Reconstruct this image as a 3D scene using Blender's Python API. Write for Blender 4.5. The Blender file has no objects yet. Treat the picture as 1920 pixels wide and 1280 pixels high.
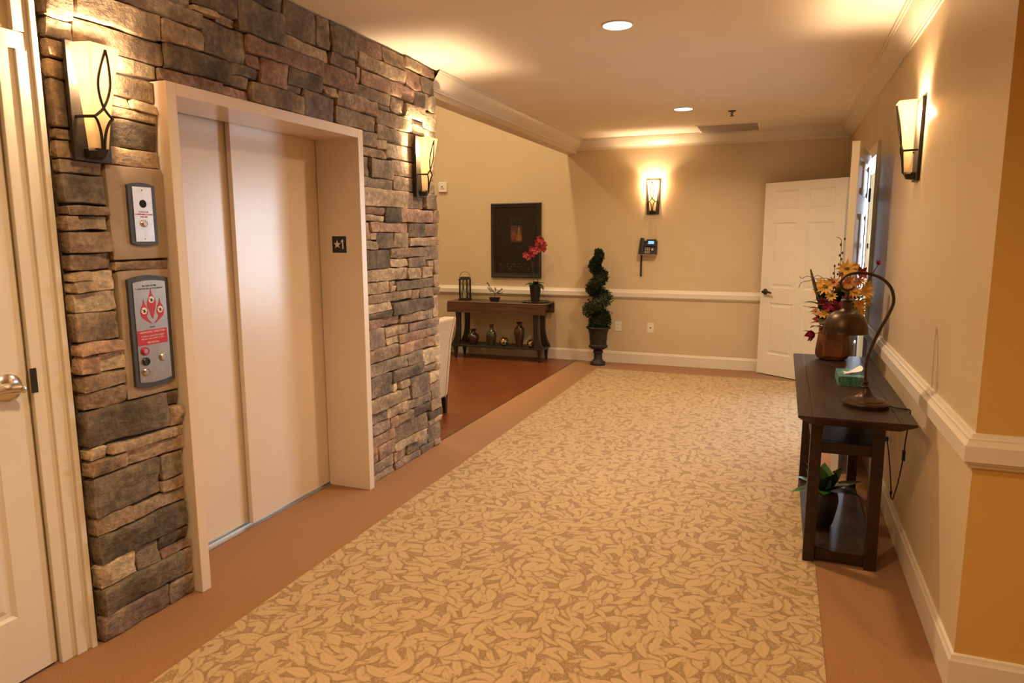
import bpy, bmesh, math, random
from mathutils import Vector, Matrix, Euler, noise

random.seed(11)
scene = bpy.context.scene
COL = scene.collection
R = math.radians

EXPOSURE = 0.0
DOWN_W = 32.0
HIDDEN_W = 31.0
LIVING_W = 20.0
DAY_W = 400.0
SCONCE_W = 28.0

# ------------------------------------------------------------------ camera
cam_data = bpy.data.cameras.new('camera')
cam_data.sensor_width = 36.0
cam_data.lens = 1297.14 / 1920 * 36.0
cam_data.clip_start = 0.05
camera = bpy.data.objects.new('camera', cam_data)
COL.objects.link(camera)
yaw, pitch, roll = R(21.2755), R(8.5478), R(-0.164)
fw = Vector((-math.sin(yaw) * math.cos(pitch), math.cos(yaw) * math.cos(pitch), -math.sin(pitch)))
rt = Vector((math.cos(yaw), math.sin(yaw), 0))
up = rt.cross(fw)
rt2 = rt * math.cos(roll) + up * math.sin(roll)
up2 = up * math.cos(roll) - rt * math.sin(roll)
m3 = Matrix((rt2, up2, -fw)).transposed()
camera.matrix_world = Matrix.Translation((0, 0, 1.56)) @ m3.to_4x4()
scene.camera = camera

# ------------------------------------------------------------------ world, exposure
world = bpy.data.worlds.new('world')
scene.world = world
world.use_nodes = True
bg = world.node_tree.nodes['Background']
bg.inputs['Color'].default_value = (0.62, 0.78, 1.0, 1)
bg.inputs['Strength'].default_value = 1.0
vs = scene.view_settings
vs.view_transform = 'Standard'
vs.look = 'None'
vs.exposure = EXPOSURE
vs.gamma = 1.0
vs.use_curve_mapping = False

# ------------------------------------------------------------------ lights of the building and one added fill lamp
WARM = (1.0, 0.73, 0.47)
LAMP = (1.0, 0.71, 0.43)
HALL = (1.0, 0.68, 0.37)
ROOM = (1.0, 0.77, 0.49)
DAY = (0.70, 0.83, 1.0)


def lamp(name, kind, loc, power, colour, rot=(0, 0, 0), parent=None, **kw):
    d = bpy.data.lights.new(name, kind)
    d.energy = power
    d.color = colour
    for k, v in kw.items():
        setattr(d, k, v)
    o = bpy.data.objects.new(name, d)
    o.location = loc
    o.rotation_euler = rot
    COL.objects.link(o)
    if parent:
        o.parent = parent
    return o


CEIL = 2.74
LIVING_CEIL = 4.3
# recessed lamps of the corridor ceiling (two in view, the row goes on behind the camera; the last is an unseen fill lamp added at right)
DOWNLIGHTS = [(-0.935, 4.05), (-0.935, 6.82)]
HIDDEN_DOWNLIGHTS = [(-0.935, 1.28), (-0.935, -1.5), (2.4, 0.4)]
for i, (x, y) in enumerate(DOWNLIGHTS + HIDDEN_DOWNLIGHTS):
    lamp('downlight_beam', 'AREA', (x, y, CEIL - 0.012), DOWN_W if i < 2 else HIDDEN_W, WARM if i < 2 else HALL, shape='DISK', size=0.15, spread=R(150))
# ceiling lamps of the tall living room
for (x, y) in [(-2.78, 5.6), (-2.78, 7.3), (-4.4, 5.6), (-4.4, 7.3), (-6.0, 6.5)]:
    lamp('living_room_beam', 'AREA', (x, y, LIVING_CEIL - 0.02), LIVING_W, ROOM, shape='DISK', size=0.16, spread=R(150))
# daylight through the window of the room behind the double doors
lamp('window_daylight', 'AREA', (2.6, 9.26, 1.45), DAY_W, DAY, rot=(R(-90), 0, 0), shape='RECTANGLE', size=3.4, size_y=2.0)

# ------------------------------------------------------------------ helpers


def tag(o, label=None, cat=None, group=None, kind=None):
    if label: o['label'] = label
    if cat: o['category'] = cat
    if group: o['group'] = group
    if kind: o['kind'] = kind
    return o


def empty(name, loc=(0, 0, 0), rz=0.0, parent=None):
    o = bpy.data.objects.new(name, None)
    o.empty_display_size = 0.05
    o.location = loc
    o.rotation_euler = (0, 0, rz)
    COL.objects.link(o)
    if parent: o.parent = parent
    return o


def copy_tree(o, parent=None):
    c = o.copy()
    COL.objects.link(c)
    c.parent = parent
    for ch in o.children:
        copy_tree(ch, c)
    return c


class MB:
    def __init__(self):
        self.v = []
        self.f = []

    def add(self, vs_, fs_):
        n = len(self.v)
        self.v += [tuple(p) for p in vs_]
        self.f += [tuple(i + n for i in f) for f in fs_]
        return self

    def box(self, x0, x1, y0, y1, z0, z1):
        return self.add([(x0, y0, z0), (x1, y0, z0), (x1, y1, z0), (x0, y1, z0), (x0, y0, z1), (x1, y0, z1), (x1, y1, z1), (x0, y1, z1)],
                        [(0, 3, 2, 1), (4, 5, 6, 7), (0, 1, 5, 4), (1, 2, 6, 5), (2, 3, 7, 6), (3, 0, 4, 7)])

    def hexa(self, lo, hi):
        # two matching rings of points (bottom, top)
        n = len(lo)
        return self.add(list(lo) + list(hi), [tuple(range(n - 1, -1, -1)), tuple(range(n, 2 * n))] +
                        [(i, (i + 1) % n, n + (i + 1) % n, n + i) for i in range(n)])

    def prism_y(self, poly, y0, y1):
        # poly in (x, z), extruded along y
        a = sum(poly[i][0] * poly[(i + 1) % len(poly)][1] - poly[(i + 1) % len(poly)][0] * poly[i][1] for i in range(len(poly)))
        if a < 0: poly = poly[::-1]
        n = len(poly)
        vs_ = [(x, y0, z) for x, z in poly] + [(x, y1, z) for x, z in poly]
        return self.add(vs_, [tuple(range(n)), tuple(range(2 * n - 1, n - 1, -1))] + [((i + 1) % n, i, n + i, n + (i + 1) % n) for i in range(n)])

    def lathe(self, prof, c=(0, 0, 0), n=24, axis='z', cap=True, start=0.0):
        vs_, fs_ = [], []
        for r, z in prof:
            for k in range(n):
                a = start + 2 * math.pi * k / n
                x, y = r * math.cos(a), r * math.sin(a)
                if axis == 'z': p = (c[0] + x, c[1] + y, c[2] + z)
                elif axis == 'y': p = (c[0] + x, c[1] - z, c[2] + y)     # z grows towards -y
                else: p = (c[0] + z, c[1] + x, c[2] + y)
                vs_.append(p)
        m = len(prof)
        for i in range(m - 1):
            for k in range(n):
                fs_.append((i * n + k, i * n + (k + 1) % n, (i + 1) * n + (k + 1) % n, (i + 1) * n + k))
        if cap:
            fs_.append(tuple(range(n - 1, -1, -1)))
            fs_.append(tuple(range((m - 1) * n, m * n)))
        return self.add(vs_, fs_)

    def tube(self, pts, r, n=8, closed=False, cap=True):
        pts = [Vector(p) for p in pts]
        m = len(pts)
        rad = r if isinstance(r, (list, tuple)) else [r] * m
        vs_, fs_ = [], []
        prev = None
        for i, p in enumerate(pts):
            if closed: t = pts[(i + 1) % m] - pts[i - 1]
            else: t = pts[min(i + 1, m - 1)] - pts[max(i - 1, 0)]
            if t.length < 1e-9: t = Vector((0, 0, 1))
            t.normalize()
            if prev is None:
                a = Vector((0, 0, 1)) if abs(t.z) < 0.9 else Vector((1, 0, 0))
                u = t.cross(a).normalized()
            else:
                u = (prev - t * prev.dot(t)).normalized()
            prev = u
            w = t.cross(u)
            for k in range(n):
                a = 2 * math.pi * k / n
                vs_.append(p + (u * math.cos(a) + w * math.sin(a)) * rad[i])
        for i in range(m if closed else m - 1):
            j = (i + 1) % m
            for k in range(n):
                fs_.append((i * n + k, i * n + (k + 1) % n, j * n + (k + 1) % n, j * n + k))
        if cap and not closed:
            fs_.append(tuple(range(n - 1, -1, -1)))
            fs_.append(tuple(range((m - 1) * n, m * n)))
        return self.add(vs_, fs_)

    def blade(self, base, direc, length, width, droop=0.3, fold=0.25, n=6, side=None, tip=0.0):
        # a leaf or petal: a folded strip that starts at base along direc and droops
        d = Vector(direc).normalized()
        s = Vector(side) if side else d.cross(Vector((0, 0, 1)))
        if s.length < 1e-4: s = Vector((1, 0, 0))
        s.normalize()
        p = Vector(base)
        vs_, fs_ = [], []
        step = length / n
        for i in range(n + 1):
            t = i / n
            w = width * (math.sin(math.pi * min(1, (0.08 + 0.92 * t)) ** 0.8)) * 0.5
            if i == n: w = width * tip * 0.5 + 0.0004
            nrm = s.cross(d).normalized()
            vs_ += [p - s * w + nrm * (w * fold), p, p + s * w + nrm * (w * fold)]
            p = p + d * step
            d = (d + Vector((0, 0, -1)) * (droop / n)).normalized()
        for i in range(n):
            a = i * 3
            fs_ += [(a, a + 1, a + 4, a + 3), (a + 1, a + 2, a + 5, a + 4)]
        return self.add(vs_, fs_)

    def build(self, name, mat, parent=None, smooth=None, bevel=0.0, loc=(0, 0, 0), rz=0.0, segs=2, solid=0.0, merge=False):
        me = bpy.data.meshes.new(name)
        me.from_pydata(self.v, [], self.f)
        if merge:
            b = bmesh.new(); b.from_mesh(me)
            bmesh.ops.remove_doubles(b, verts=b.verts, dist=1e-5)
            bmesh.ops.recalc_face_normals(b, faces=b.faces)
            b.to_mesh(me); b.free()
        me.update()
        if smooth is not None:
            me.shade_smooth()
            me.set_sharp_from_angle(angle=R(smooth))
        if mat: me.materials.append(mat)
        o = bpy.data.objects.new(name, me)
        o.location = loc
        o.rotation_euler = (0, 0, rz)
        COL.objects.link(o)
        if parent: o.parent = parent
        if bevel:
            md = o.modifiers.new('bevel', 'BEVEL')
            md.width = bevel; md.segments = segs; md.limit_method = 'ANGLE'; md.angle_limit = R(40)
        if solid:
            md = o.modifiers.new('thickness', 'SOLIDIFY')
            md.thickness = solid; md.offset = 0
        return o


def moulding(path, prof, side, mb=None):
    # sweep a wall moulding (offset d from the wall, height z) along a plan path with mitred corners
    mb = mb or MB()
    P = [Vector((p[0], p[1])) for p in path]
    n = len(prof)
    vs_, fs_ = [], []
    for i, p in enumerate(P):
        dirs = []
        if i > 0: dirs.append((P[i] - P[i - 1]).normalized())
        if i < len(P) - 1: dirs.append((P[i + 1] - P[i]).normalized())
        ns = [Vector((-d.y, d.x)) * side for d in dirs]
        if len(ns) == 1: off = ns[0]
        else:
            b = (ns[0] + ns[1])
            off = b / (1 + ns[0].dot(ns[1]))
        for d, z in prof:
            q = p + off * d
            vs_.append((q.x, q.y, z))
    for i in range(len(P) - 1):
        for k in range(n - 1):
            a = i * n + k
            fs_.append((a, a + 1, a + n + 1, a + n) if side > 0 else (a, a + n, a + n + 1, a + 1))
    fs_.append(tuple(range(n))); fs_.append(tuple(range((len(P) - 1) * n, len(P) * n)))
    return mb.add(vs_, fs_)


def smooth_path(pts, n=8):
    # Catmull-Rom through the points
    pts = [Vector(p) for p in pts]
    out = []
    for i in range(len(pts) - 1):
        p0 = pts[max(i - 1, 0)]; p1 = pts[i]; p2 = pts[i + 1]; p3 = pts[min(i + 2, len(pts) - 1)]
        for k in range(n):
            t = k / n
            out.append(0.5 * ((2 * p1) + (p2 - p0) * t + (2 * p0 - 5 * p1 + 4 * p2 - p3) * t * t + (3 * p1 - p0 - 3 * p2 + p3) * t ** 3))
    out.append(pts[-1])
    return out


def text(name, string, size, mat, parent, loc, depth=0.0004, align='CENTER'):
    # flat lettering that faces local -y
    cu = bpy.data.curves.new(name, 'FONT')
    cu.body = string; cu.size = size; cu.align_x = align; cu.align_y = 'CENTER'; cu.extrude = depth
    cu.resolution_u = 3
    tmp = bpy.data.objects.new(name, cu)
    COL.objects.link(tmp)
    dg = bpy.context.evaluated_depsgraph_get()
    me = bpy.data.meshes.new_from_object(tmp.evaluated_get(dg))
    bpy.data.objects.remove(tmp)
    bpy.data.curves.remove(cu)
    me.materials.clear(); me.materials.append(mat)
    me.transform(Matrix.Rotation(R(90), 4, 'X'))
    o = bpy.data.objects.new(name, me)
    o.location = loc
    COL.objects.link(o)
    o.parent = parent
    return o

# ------------------------------------------------------------------ materials


class NT:
    def __init__(self, name):
        self.m = bpy.data.materials.new(name)
        self.m.use_nodes = True
        self.t = self.m.node_tree
        self.b = self.t.nodes['Principled BSDF']

    def n(self, kind, ins=None, **props):
        nd = self.t.nodes.new(kind)
        for k, v in props.items(): setattr(nd, k, v)
        for k, v in (ins or {}).items():
            if isinstance(v, bpy.types.NodeSocket): self.t.links.new(v, nd.inputs[k])
            else: nd.inputs[k].default_value = v
        return nd

    def math(self, op, a, b=0.0, c=None):
        nd = self.t.nodes.new('ShaderNodeMath'); nd.operation = op
        for i, v in enumerate((a, b, c)):
            if v is None: continue
            if isinstance(v, bpy.types.NodeSocket): self.t.links.new(v, nd.inputs[i])
            else: nd.inputs[i].default_value = v
        return nd.outputs[0]

    def ramp(self, fac, stops):
        nd = self.t.nodes.new('ShaderNodeValToRGB')
        while len(nd.color_ramp.elements) > 1: nd.color_ramp.elements.remove(nd.color_ramp.elements[-1])
        for i, (p, c) in enumerate(stops):
            e = nd.color_ramp.elements[0] if i == 0 else nd.color_ramp.elements.new(p)
            e.position = p; e.color = (*c, 1)
        self.t.links.new(fac, nd.inputs[0])
        return nd.outputs[0]

    def mix(self, fac, a, b, blend='MIX'):
        nd = self.t.nodes.new('ShaderNodeMix'); nd.data_type = 'RGBA'; nd.blend_type = blend
        for i, v in ((0, fac), (6, a), (7, b)):
            if isinstance(v, bpy.types.NodeSocket): self.t.links.new(v, nd.inputs[i])
            else: nd.inputs[i].default_value = (*v, 1) if isinstance(v, tuple) else v
        return nd.outputs[2]

    def set(self, **kw):
        for k, v in kw.items():
            k = k.replace('_', ' ')
            if isinstance(v, bpy.types.NodeSocket): self.t.links.new(v, self.b.inputs[k])
            else: self.b.inputs[k].default_value = (*v, 1) if isinstance(v, tuple) else v
        return self

    def coords(self, which='Object', scale=(1, 1, 1)):
        tc = self.t.nodes.new('ShaderNodeTexCoord')
        mp = self.n('ShaderNodeMapping', {'Vector': tc.outputs[which], 'Scale': scale})
        return mp.outputs[0]

    def bump(self, h, strength, dist):
        nd = self.n('ShaderNodeBump', {'Height': h, 'Strength': strength, 'Distance': dist})
        self.t.links.new(nd.outputs[0], self.b.inputs['Normal'])


def plain(name, col, rough=0.5, metal=0.0, var=0.08, scale=30.0, bump=0.0, bdist=0.001, bscale=200.0, stretch=(1, 1, 1), coat=0.0):
    t = NT(name)
    co = t.coords('Object', stretch)
    nz = t.n('ShaderNodeTexNoise', {'Vector': co, 'Scale': scale, 'Detail': 4.0})
    lo = tuple(max(0.0, c * (1 - var)) for c in col); hi = tuple(min(1.0, c * (1 + var)) for c in col)
    t.set(Base_Color=t.ramp(nz.outputs[0], [(0.3, lo), (0.7, hi)]), Roughness=rough, Metallic=metal)
    if coat: t.set(Coat_Weight=coat, Coat_Roughness=0.15)
    if bump:
        n2 = t.n('ShaderNodeTexNoise', {'Vector': co, 'Scale': bscale, 'Detail': 3.0})
        t.bump(n2.outputs[0], bump, bdist)
    return t.m


def glow(name, col, strength):
    t = NT(name)
    t.set(Base_Color=col, Emission_Color=col, Emission_Strength=strength, Roughness=0.4)
    return t.m


M = {}
M['wall'] = plain('cream_wall_paint', (0.66, 0.53, 0.335), 0.42, var=0.025, scale=3, bump=0.12, bdist=0.0008, bscale=320)
M['ceiling'] = plain('ceiling_paint', (0.93, 0.85, 0.72), 0.8, var=0.02, scale=3, bump=0.1, bdist=0.0008, bscale=260)
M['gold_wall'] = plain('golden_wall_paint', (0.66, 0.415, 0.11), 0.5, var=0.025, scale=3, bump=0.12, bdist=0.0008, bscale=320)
M['trim'] = plain('white_trim_paint', (0.78, 0.71, 0.58), 0.36, var=0.02, scale=5)
M['door'] = plain('white_door_paint', (0.80, 0.74, 0.63), 0.3, var=0.02, scale=5)
M['vent'] = plain('vent_enamel', (0.40, 0.34, 0.28), 0.5, var=0.02)
M['elevator'] = plain('elevator_enamel', (0.78, 0.66, 0.53), 0.26, var=0.02, scale=4, bump=0.03, bdist=0.0004, bscale=400)
M['steel'] = plain('brushed_steel', (0.62, 0.6, 0.58), 0.32, 1.0, var=0.08, scale=60, stretch=(1, 1, 8))
M['chrome'] = plain('satin_nickel', (0.7, 0.66, 0.6), 0.22, 1.0, var=0.03)
M['bronze'] = plain('dark_bronze', (0.028, 0.02, 0.015), 0.45, 0.3, var=0.3, scale=40)
M['black'] = plain('black_plastic', (0.012, 0.011, 0.012), 0.38, var=0.2)
M['white'] = plain('white_plastic', (0.82, 0.78, 0.68), 0.35, var=0.02)
M['mortar'] = plain('dark_mortar', (0.06, 0.045, 0.035), 0.9, var=0.4, scale=40, bump=0.5, bdist=0.004, bscale=60)
M['slab'] = plain('tan_stone_slab', (0.36, 0.27, 0.18), 0.75, var=0.12, scale=12, bump=0.3, bdist=0.002, bscale=90)


def stone(name, c1, c2, c3):
    t = NT(name)
    oi = t.n('ShaderNodeObjectInfo')
    tc = t.n('ShaderNodeTexCoord')
    off = t.math('MULTIPLY', oi.outputs['Random'], 57.0)
    mp = t.n('ShaderNodeVectorMath', {0: tc.outputs['Object'], 1: off}, operation='ADD').outputs[0]
    n1 = t.n('ShaderNodeTexNoise', {'Vector': mp, 'Scale': 7.0, 'Detail': 5.0, 'Roughness': 0.6})
    n2 = t.n('ShaderNodeTexNoise', {'Vector': mp, 'Scale': 38.0, 'Detail': 6.0, 'Roughness': 0.65})
    st_ = t.n('ShaderNodeMapping', {'Vector': mp, 'Scale': (16, 9, 22), 'Rotation': (0.5, 0.2, 0.1)})
    n3 = t.n('ShaderNodeTexNoise', {'Vector': st_.outputs[0], 'Scale': 1.0, 'Detail': 5.0, 'Roughness': 0.6})
    base = t.ramp(n1.outputs[0], [(0.34, c1), (0.5, c2), (0.68, c3)])
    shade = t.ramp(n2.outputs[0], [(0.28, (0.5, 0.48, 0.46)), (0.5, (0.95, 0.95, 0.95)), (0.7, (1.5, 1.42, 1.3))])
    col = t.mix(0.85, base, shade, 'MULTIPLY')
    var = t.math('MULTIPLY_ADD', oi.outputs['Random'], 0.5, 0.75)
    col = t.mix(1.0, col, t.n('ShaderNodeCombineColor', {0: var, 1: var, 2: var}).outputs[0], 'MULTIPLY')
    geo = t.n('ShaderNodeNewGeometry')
    chip_hollow = t.ramp(geo.outputs['Pointiness'], [(0.44, (0.62, 0.6, 0.58)), (0.5, (1.0, 1.0, 1.0)), (0.56, (1.5, 1.45, 1.36))])  # chipped edges paler, hollows darker, by curvature
    col = t.mix(0.8, col, chip_hollow, 'MULTIPLY')
    t.set(Base_Color=col, Roughness=0.82)
    h = t.math('ADD', t.math('MULTIPLY', n2.outputs[0], 0.6), t.math('MULTIPLY', n3.outputs[0], 1.0))
    t.bump(h, 1.0, 0.016)
    return t.m


STONES = {
    'b': stone('brown_stone', (0.15, 0.105, 0.07), (0.25, 0.18, 0.12), (0.35, 0.27, 0.185)),
    't': stone('tan_stone', (0.2, 0.145, 0.095), (0.33, 0.25, 0.165), (0.44, 0.35, 0.235)),
    'l': stone('pale_tan_stone', (0.3, 0.23, 0.15), (0.45, 0.36, 0.24), (0.56, 0.46, 0.32)),
    's': stone('slate_brown_stone', (0.075, 0.058, 0.042), (0.13, 0.102, 0.073), (0.22, 0.175, 0.122)),
    'g': stone('grey_brown_stone', (0.12, 0.094, 0.068), (0.21, 0.166, 0.118), (0.31, 0.245, 0.172)),
    'r': stone('red_brown_stone', (0.19, 0.115, 0.08), (0.29, 0.185, 0.13), (0.37, 0.25, 0.18)),
    'p': stone('plum_grey_stone', (0.14, 0.104, 0.085), (0.23, 0.172, 0.136), (0.33, 0.25, 0.19)),
}


def carpet_field():
    t = NT('leaf_pattern_carpet')
    tc = t.n('ShaderNodeTexCoord')
    fine = t.n('ShaderNodeTexNoise', {'Vector': tc.outputs['Object'], 'Scale': 170.0, 'Detail': 2.0, 'Roughness': 0.6}).outputs[0]
    loops = t.n('ShaderNodeTexVoronoi', {'Vector': tc.outputs['Object'], 'Scale': 150.0}, voronoi_dimensions='2D').outputs['Distance']
    speck = t.n('ShaderNodeMapRange', {0: t.math('ADD', fine, t.math('MULTIPLY', loops, 0.35)), 1: 0.5, 2: 0.75, 3: 0.0, 4: 1.0}).outputs[0]
    ground, groove = (0.43, 0.285, 0.13), (0.27, 0.158, 0.058)
    leaf_lo, leaf_hi = (0.465, 0.315, 0.15), (0.56, 0.395, 0.205)
    col = t.mix(speck, ground, groove)
    height = t.math('MULTIPLY', fine, 0.3)
    for k, (sc, ox, oy) in enumerate(((8.0, 0, 0), (9.6, 3.37, 7.91), (8.8, 11.3, 2.77), (11.0, 5.1, 13.9), (9.4, 17.7, 9.3))):
        vec = t.n('ShaderNodeMapping', {'Vector': tc.outputs['Object'], 'Scale': (sc, sc, 0), 'Location': (ox, oy, 0)}).outputs[0]
        wob = t.n('ShaderNodeTexNoise', {'Vector': vec, 'Scale': 2.6, 'Detail': 3.0})
        wv = t.n('ShaderNodeVectorMath', {0: wob.outputs['Color'], 1: (0.5, 0.5, 0.5)}, operation='SUBTRACT').outputs[0]
        wv = t.n('ShaderNodeVectorMath', {0: wv, 'Scale': 0.17}, operation='SCALE').outputs[0]
        vec = t.n('ShaderNodeVectorMath', {0: vec, 1: wv}, operation='ADD').outputs[0]
        vo = t.n('ShaderNodeTexVoronoi', {'Vector': vec, 'Scale': 1.0, 'Randomness': 0.95}, voronoi_dimensions='2D')
        loc = t.n('ShaderNodeVectorMath', {0: vec, 1: vo.outputs['Position']}, operation='SUBTRACT').outputs[0]
        sep = t.n('ShaderNodeSeparateColor', {0: vo.outputs['Color']})
        ang = t.math('MULTIPLY', sep.outputs[0], 6.283)
        rot = t.n('ShaderNodeVectorRotate', {'Vector': loc, 'Angle': ang}, rotation_type='Z_AXIS').outputs[0]
        xyz = t.n('ShaderNodeSeparateXYZ', {0: rot})
        u, v = xyz.outputs[0], xyz.outputs[1]
        v = t.math('ADD', v, t.math('MULTIPLY', t.math('MULTIPLY', u, u), 0.25))
        un = t.math('DIVIDE', u, 0.62)
        wid = t.math('MULTIPLY_ADD', sep.outputs[1], 0.10, 0.14)
        half = t.math('MULTIPLY', t.math('SUBTRACT', 1.0, t.math('MULTIPLY', un, un)), wid)
        f = t.math('SUBTRACT', t.math('ABSOLUTE', v), half)           # below zero inside the leaf
        f = t.math('ADD', f, t.math('MULTIPLY', t.math('SUBTRACT', fine, 0.5), 0.07))
        inside = t.n('ShaderNodeMapRange', {0: f, 1: 0.01, 2: -0.035, 3: 0.0, 4: 1.0}).outputs[0]
        # the darker loops lie along one side and the tip of every leaf
        lee = t.math('MULTIPLY_ADD', v, 2.2, 0.72)
        lee = t.n('ShaderNodeClamp', {0: lee}).outputs[0]
        rim = t.n('ShaderNodeMapRange', {0: f, 1: 0.13, 2: 0.02, 3: 0.0, 4: 1.0}).outputs[0]
        rim = t.math('MULTIPLY', rim, t.math('MULTIPLY', lee, t.math('MULTIPLY_ADD', speck, 0.55, 0.45)))
        rib = t.n('ShaderNodeMapRange', {0: t.math('ABSOLUTE', v), 1: 0.026, 2: 0.006, 3: 0.0, 4: 0.35}).outputs[0]
        leafc = t.mix(fine, leaf_lo, leaf_hi)
        leafc = t.mix(t.math('MULTIPLY', rib, speck), leafc, groove)
        col = t.mix(rim, col, groove)
        col = t.mix(inside, col, leafc)
        height = t.math('MAXIMUM', t.math('SUBTRACT', height, t.math('MULTIPLY', rim, 0.4)), t.math('MULTIPLY', inside, t.math('ADD', 0.6 + 0.05 * k, t.math('MULTIPLY', fine, 0.4))))
    t.set(Base_Color=col, Roughness=0.95)
    t.set(Sheen_Weight=0.2, Sheen_Roughness=0.5)
    t.bump(height, 0.5, 0.004)
    return t.m


def carpet_border():
    t = NT('plain_pile_carpet')
    co = t.coords('Object')
    n1 = t.n('ShaderNodeTexNoise', {'Vector': co, 'Scale': 240.0, 'Detail': 3.0, 'Roughness': 0.7})
    n2 = t.n('ShaderNodeTexNoise', {'Vector': co, 'Scale': 9.0, 'Detail': 3.0})
    c = t.ramp(n1.outputs[0], [(0.3, (0.19, 0.075, 0.018)), (0.5, (0.32, 0.142, 0.038)), (0.72, (0.46, 0.235, 0.075))])
    c = t.mix(t.math('MULTIPLY', n2.outputs[0], 0.25), c, (0.28, 0.12, 0.033))
    t.set(Base_Color=c, Roughness=0.95, Sheen_Weight=0.2)
    t.bump(n1.outputs[0], 0.5, 0.003)
    return t.m


def wood(name, dark, light, rough, scale=(1.2, 14, 14), bump=0.15):
    t = NT(name)
    co = t.coords('Object', scale)
    n1 = t.n('ShaderNodeTexNoise', {'Vector': co, 'Scale': 2.2, 'Detail': 7.0, 'Roughness': 0.62, 'Distortion': 0.4})
    t.set(Base_Color=t.ramp(n1.outputs[0], [(0.32, dark), (0.68, light)]), Roughness=rough)
    t.bump(n1.outputs[0], bump, 0.0008)
    return t.m


M['carpet'] = carpet_field()
M['border'] = carpet_border()
M['wood_floor'] = wood('red_brown_wood_floor', (0.10, 0.024, 0.006), (0.25, 0.07, 0.018), 0.3, (1.2, 16, 1))
M['espresso'] = wood('espresso_wood', (0.014, 0.006, 0.003), (0.034, 0.015, 0.008), 0.42, (14, 1.2, 14))
M['walnut'] = wood('walnut_wood', (0.055, 0.026, 0.012), (0.14, 0.07, 0.032), 0.35, (1.2, 14, 14))
M['ebony'] = wood('ebony_wood', (0.012, 0.009, 0.007), (0.035, 0.026, 0.02), 0.4, (14, 14, 1.5))
M['fabric'] = plain('cream_upholstery', (0.62, 0.52, 0.40), 0.9, var=0.06, scale=40, bump=0.3, bdist=0.0008, bscale=500)
M['foliage'] = plain('evergreen_foliage', (0.022, 0.042, 0.012), 0.6, var=0.5, scale=60)
M['leaf'] = plain('green_leaf', (0.035, 0.10, 0.015), 0.38, var=0.4, scale=18)
M['dark_leaf'] = plain('dark_green_leaf', (0.02, 0.05, 0.02), 0.4, var=0.3, scale=20)
M['olive_leaf'] = plain('olive_brown_leaf', (0.075, 0.055, 0.018), 0.6, var=0.4, scale=30)
M['twig'] = plain('brown_twig', (0.05, 0.028, 0.014), 0.7, var=0.3)
M['yellow'] = plain('yellow_petal', (0.50, 0.26, 0.03), 0.6, var=0.15, scale=50)
M['orange'] = plain('orange_petal', (0.42, 0.15, 0.025), 0.6, var=0.2, scale=50)
M['red'] = plain('crimson_petal', (0.20, 0.006, 0.016), 0.55, var=0.3, scale=50)
M['orchid'] = plain('red_orchid_petal', (0.30, 0.013, 0.018), 0.5, var=0.25, scale=50)
M['copper'] = plain('copper_brown_ceramic', (0.17, 0.062, 0.022), 0.33, 0.35, var=0.45, scale=9)
M['lamp_metal'] = plain('antique_bronze_metal', (0.062, 0.035, 0.018), 0.38, 0.7, var=0.35, scale=14)
M['urn'] = plain('black_cast_urn', (0.018, 0.017, 0.017), 0.5, var=0.35, scale=30, bump=0.2, bdist=0.001, bscale=120)
M['pot'] = plain('dark_pot_ceramic', (0.014, 0.012, 0.012), 0.4, var=0.3)
M['glaze'] = plain('dark_glaze', (0.045, 0.02, 0.014), 0.12, var=0.6, scale=12, coat=0.6)
M['green_glaze'] = plain('olive_glaze', (0.05, 0.042, 0.022), 0.16, var=0.5, scale=12, coat=0.5)
M['lens'] = glow('lit_diffuser', (1.0, 0.97, 0.92), 6.0)
M['screen'] = glow('blue_screen', (0.12, 0.35, 1.0), 1.6)
M['red_print'] = plain('red_print', (0.5, 0.015, 0.03), 0.45, var=0.05)
M['white_print'] = plain('white_print', (0.8, 0.76, 0.7), 0.5, var=0.02)
M['dark_print'] = plain('dark_print', (0.03, 0.02, 0.02), 0.5, var=0.05)
M['bezel'] = plain('slate_blue_bezel', (0.045, 0.05, 0.062), 0.5, var=0.1)
M['panel_steel'] = plain('satin_panel_steel', (0.42, 0.39, 0.35), 0.35, 0.8, var=0.06, scale=40)
M['pale_steel'] = plain('pale_panel_steel', (0.72, 0.72, 0.74), 0.3, 0.75, var=0.04, scale=40)
M['void'] = plain('dark_slot', (0.006, 0.006, 0.006), 0.8, var=0.1)


def shade_glass():
    t = NT('amber_shade_glass')
    tr = t.n('ShaderNodeBsdfTranslucent', {'Color': (1.0, 0.86, 0.62, 1)})
    df = t.n('ShaderNodeBsdfDiffuse', {'Color': (0.95, 0.85, 0.66, 1)})
    mx = t.n('ShaderNodeMixShader', {0: 0.25, 1: tr.outputs[0], 2: df.outputs[0]})
    out = t.t.nodes['Material Output']
    t.t.links.new(mx.outputs[0], out.inputs['Surface'])
    return t.m


M['shade'] = shade_glass()


def clear_glass():
    t = NT('clear_glass')
    g = t.n('ShaderNodeBsdfGlossy', {'Color': (1, 1, 1, 1), 'Roughness': 0.05})
    tr = t.n('ShaderNodeBsdfTransparent', {'Color': (0.9, 0.92, 0.9, 1)})
    mx = t.n('ShaderNodeMixShader', {0: 0.08, 1: tr.outputs[0], 2: g.outputs[0]})
    t.t.links.new(mx.outputs[0], t.t.nodes['Material Output'].inputs['Surface'])
    return t.m


M['glass'] = clear_glass()


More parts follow.
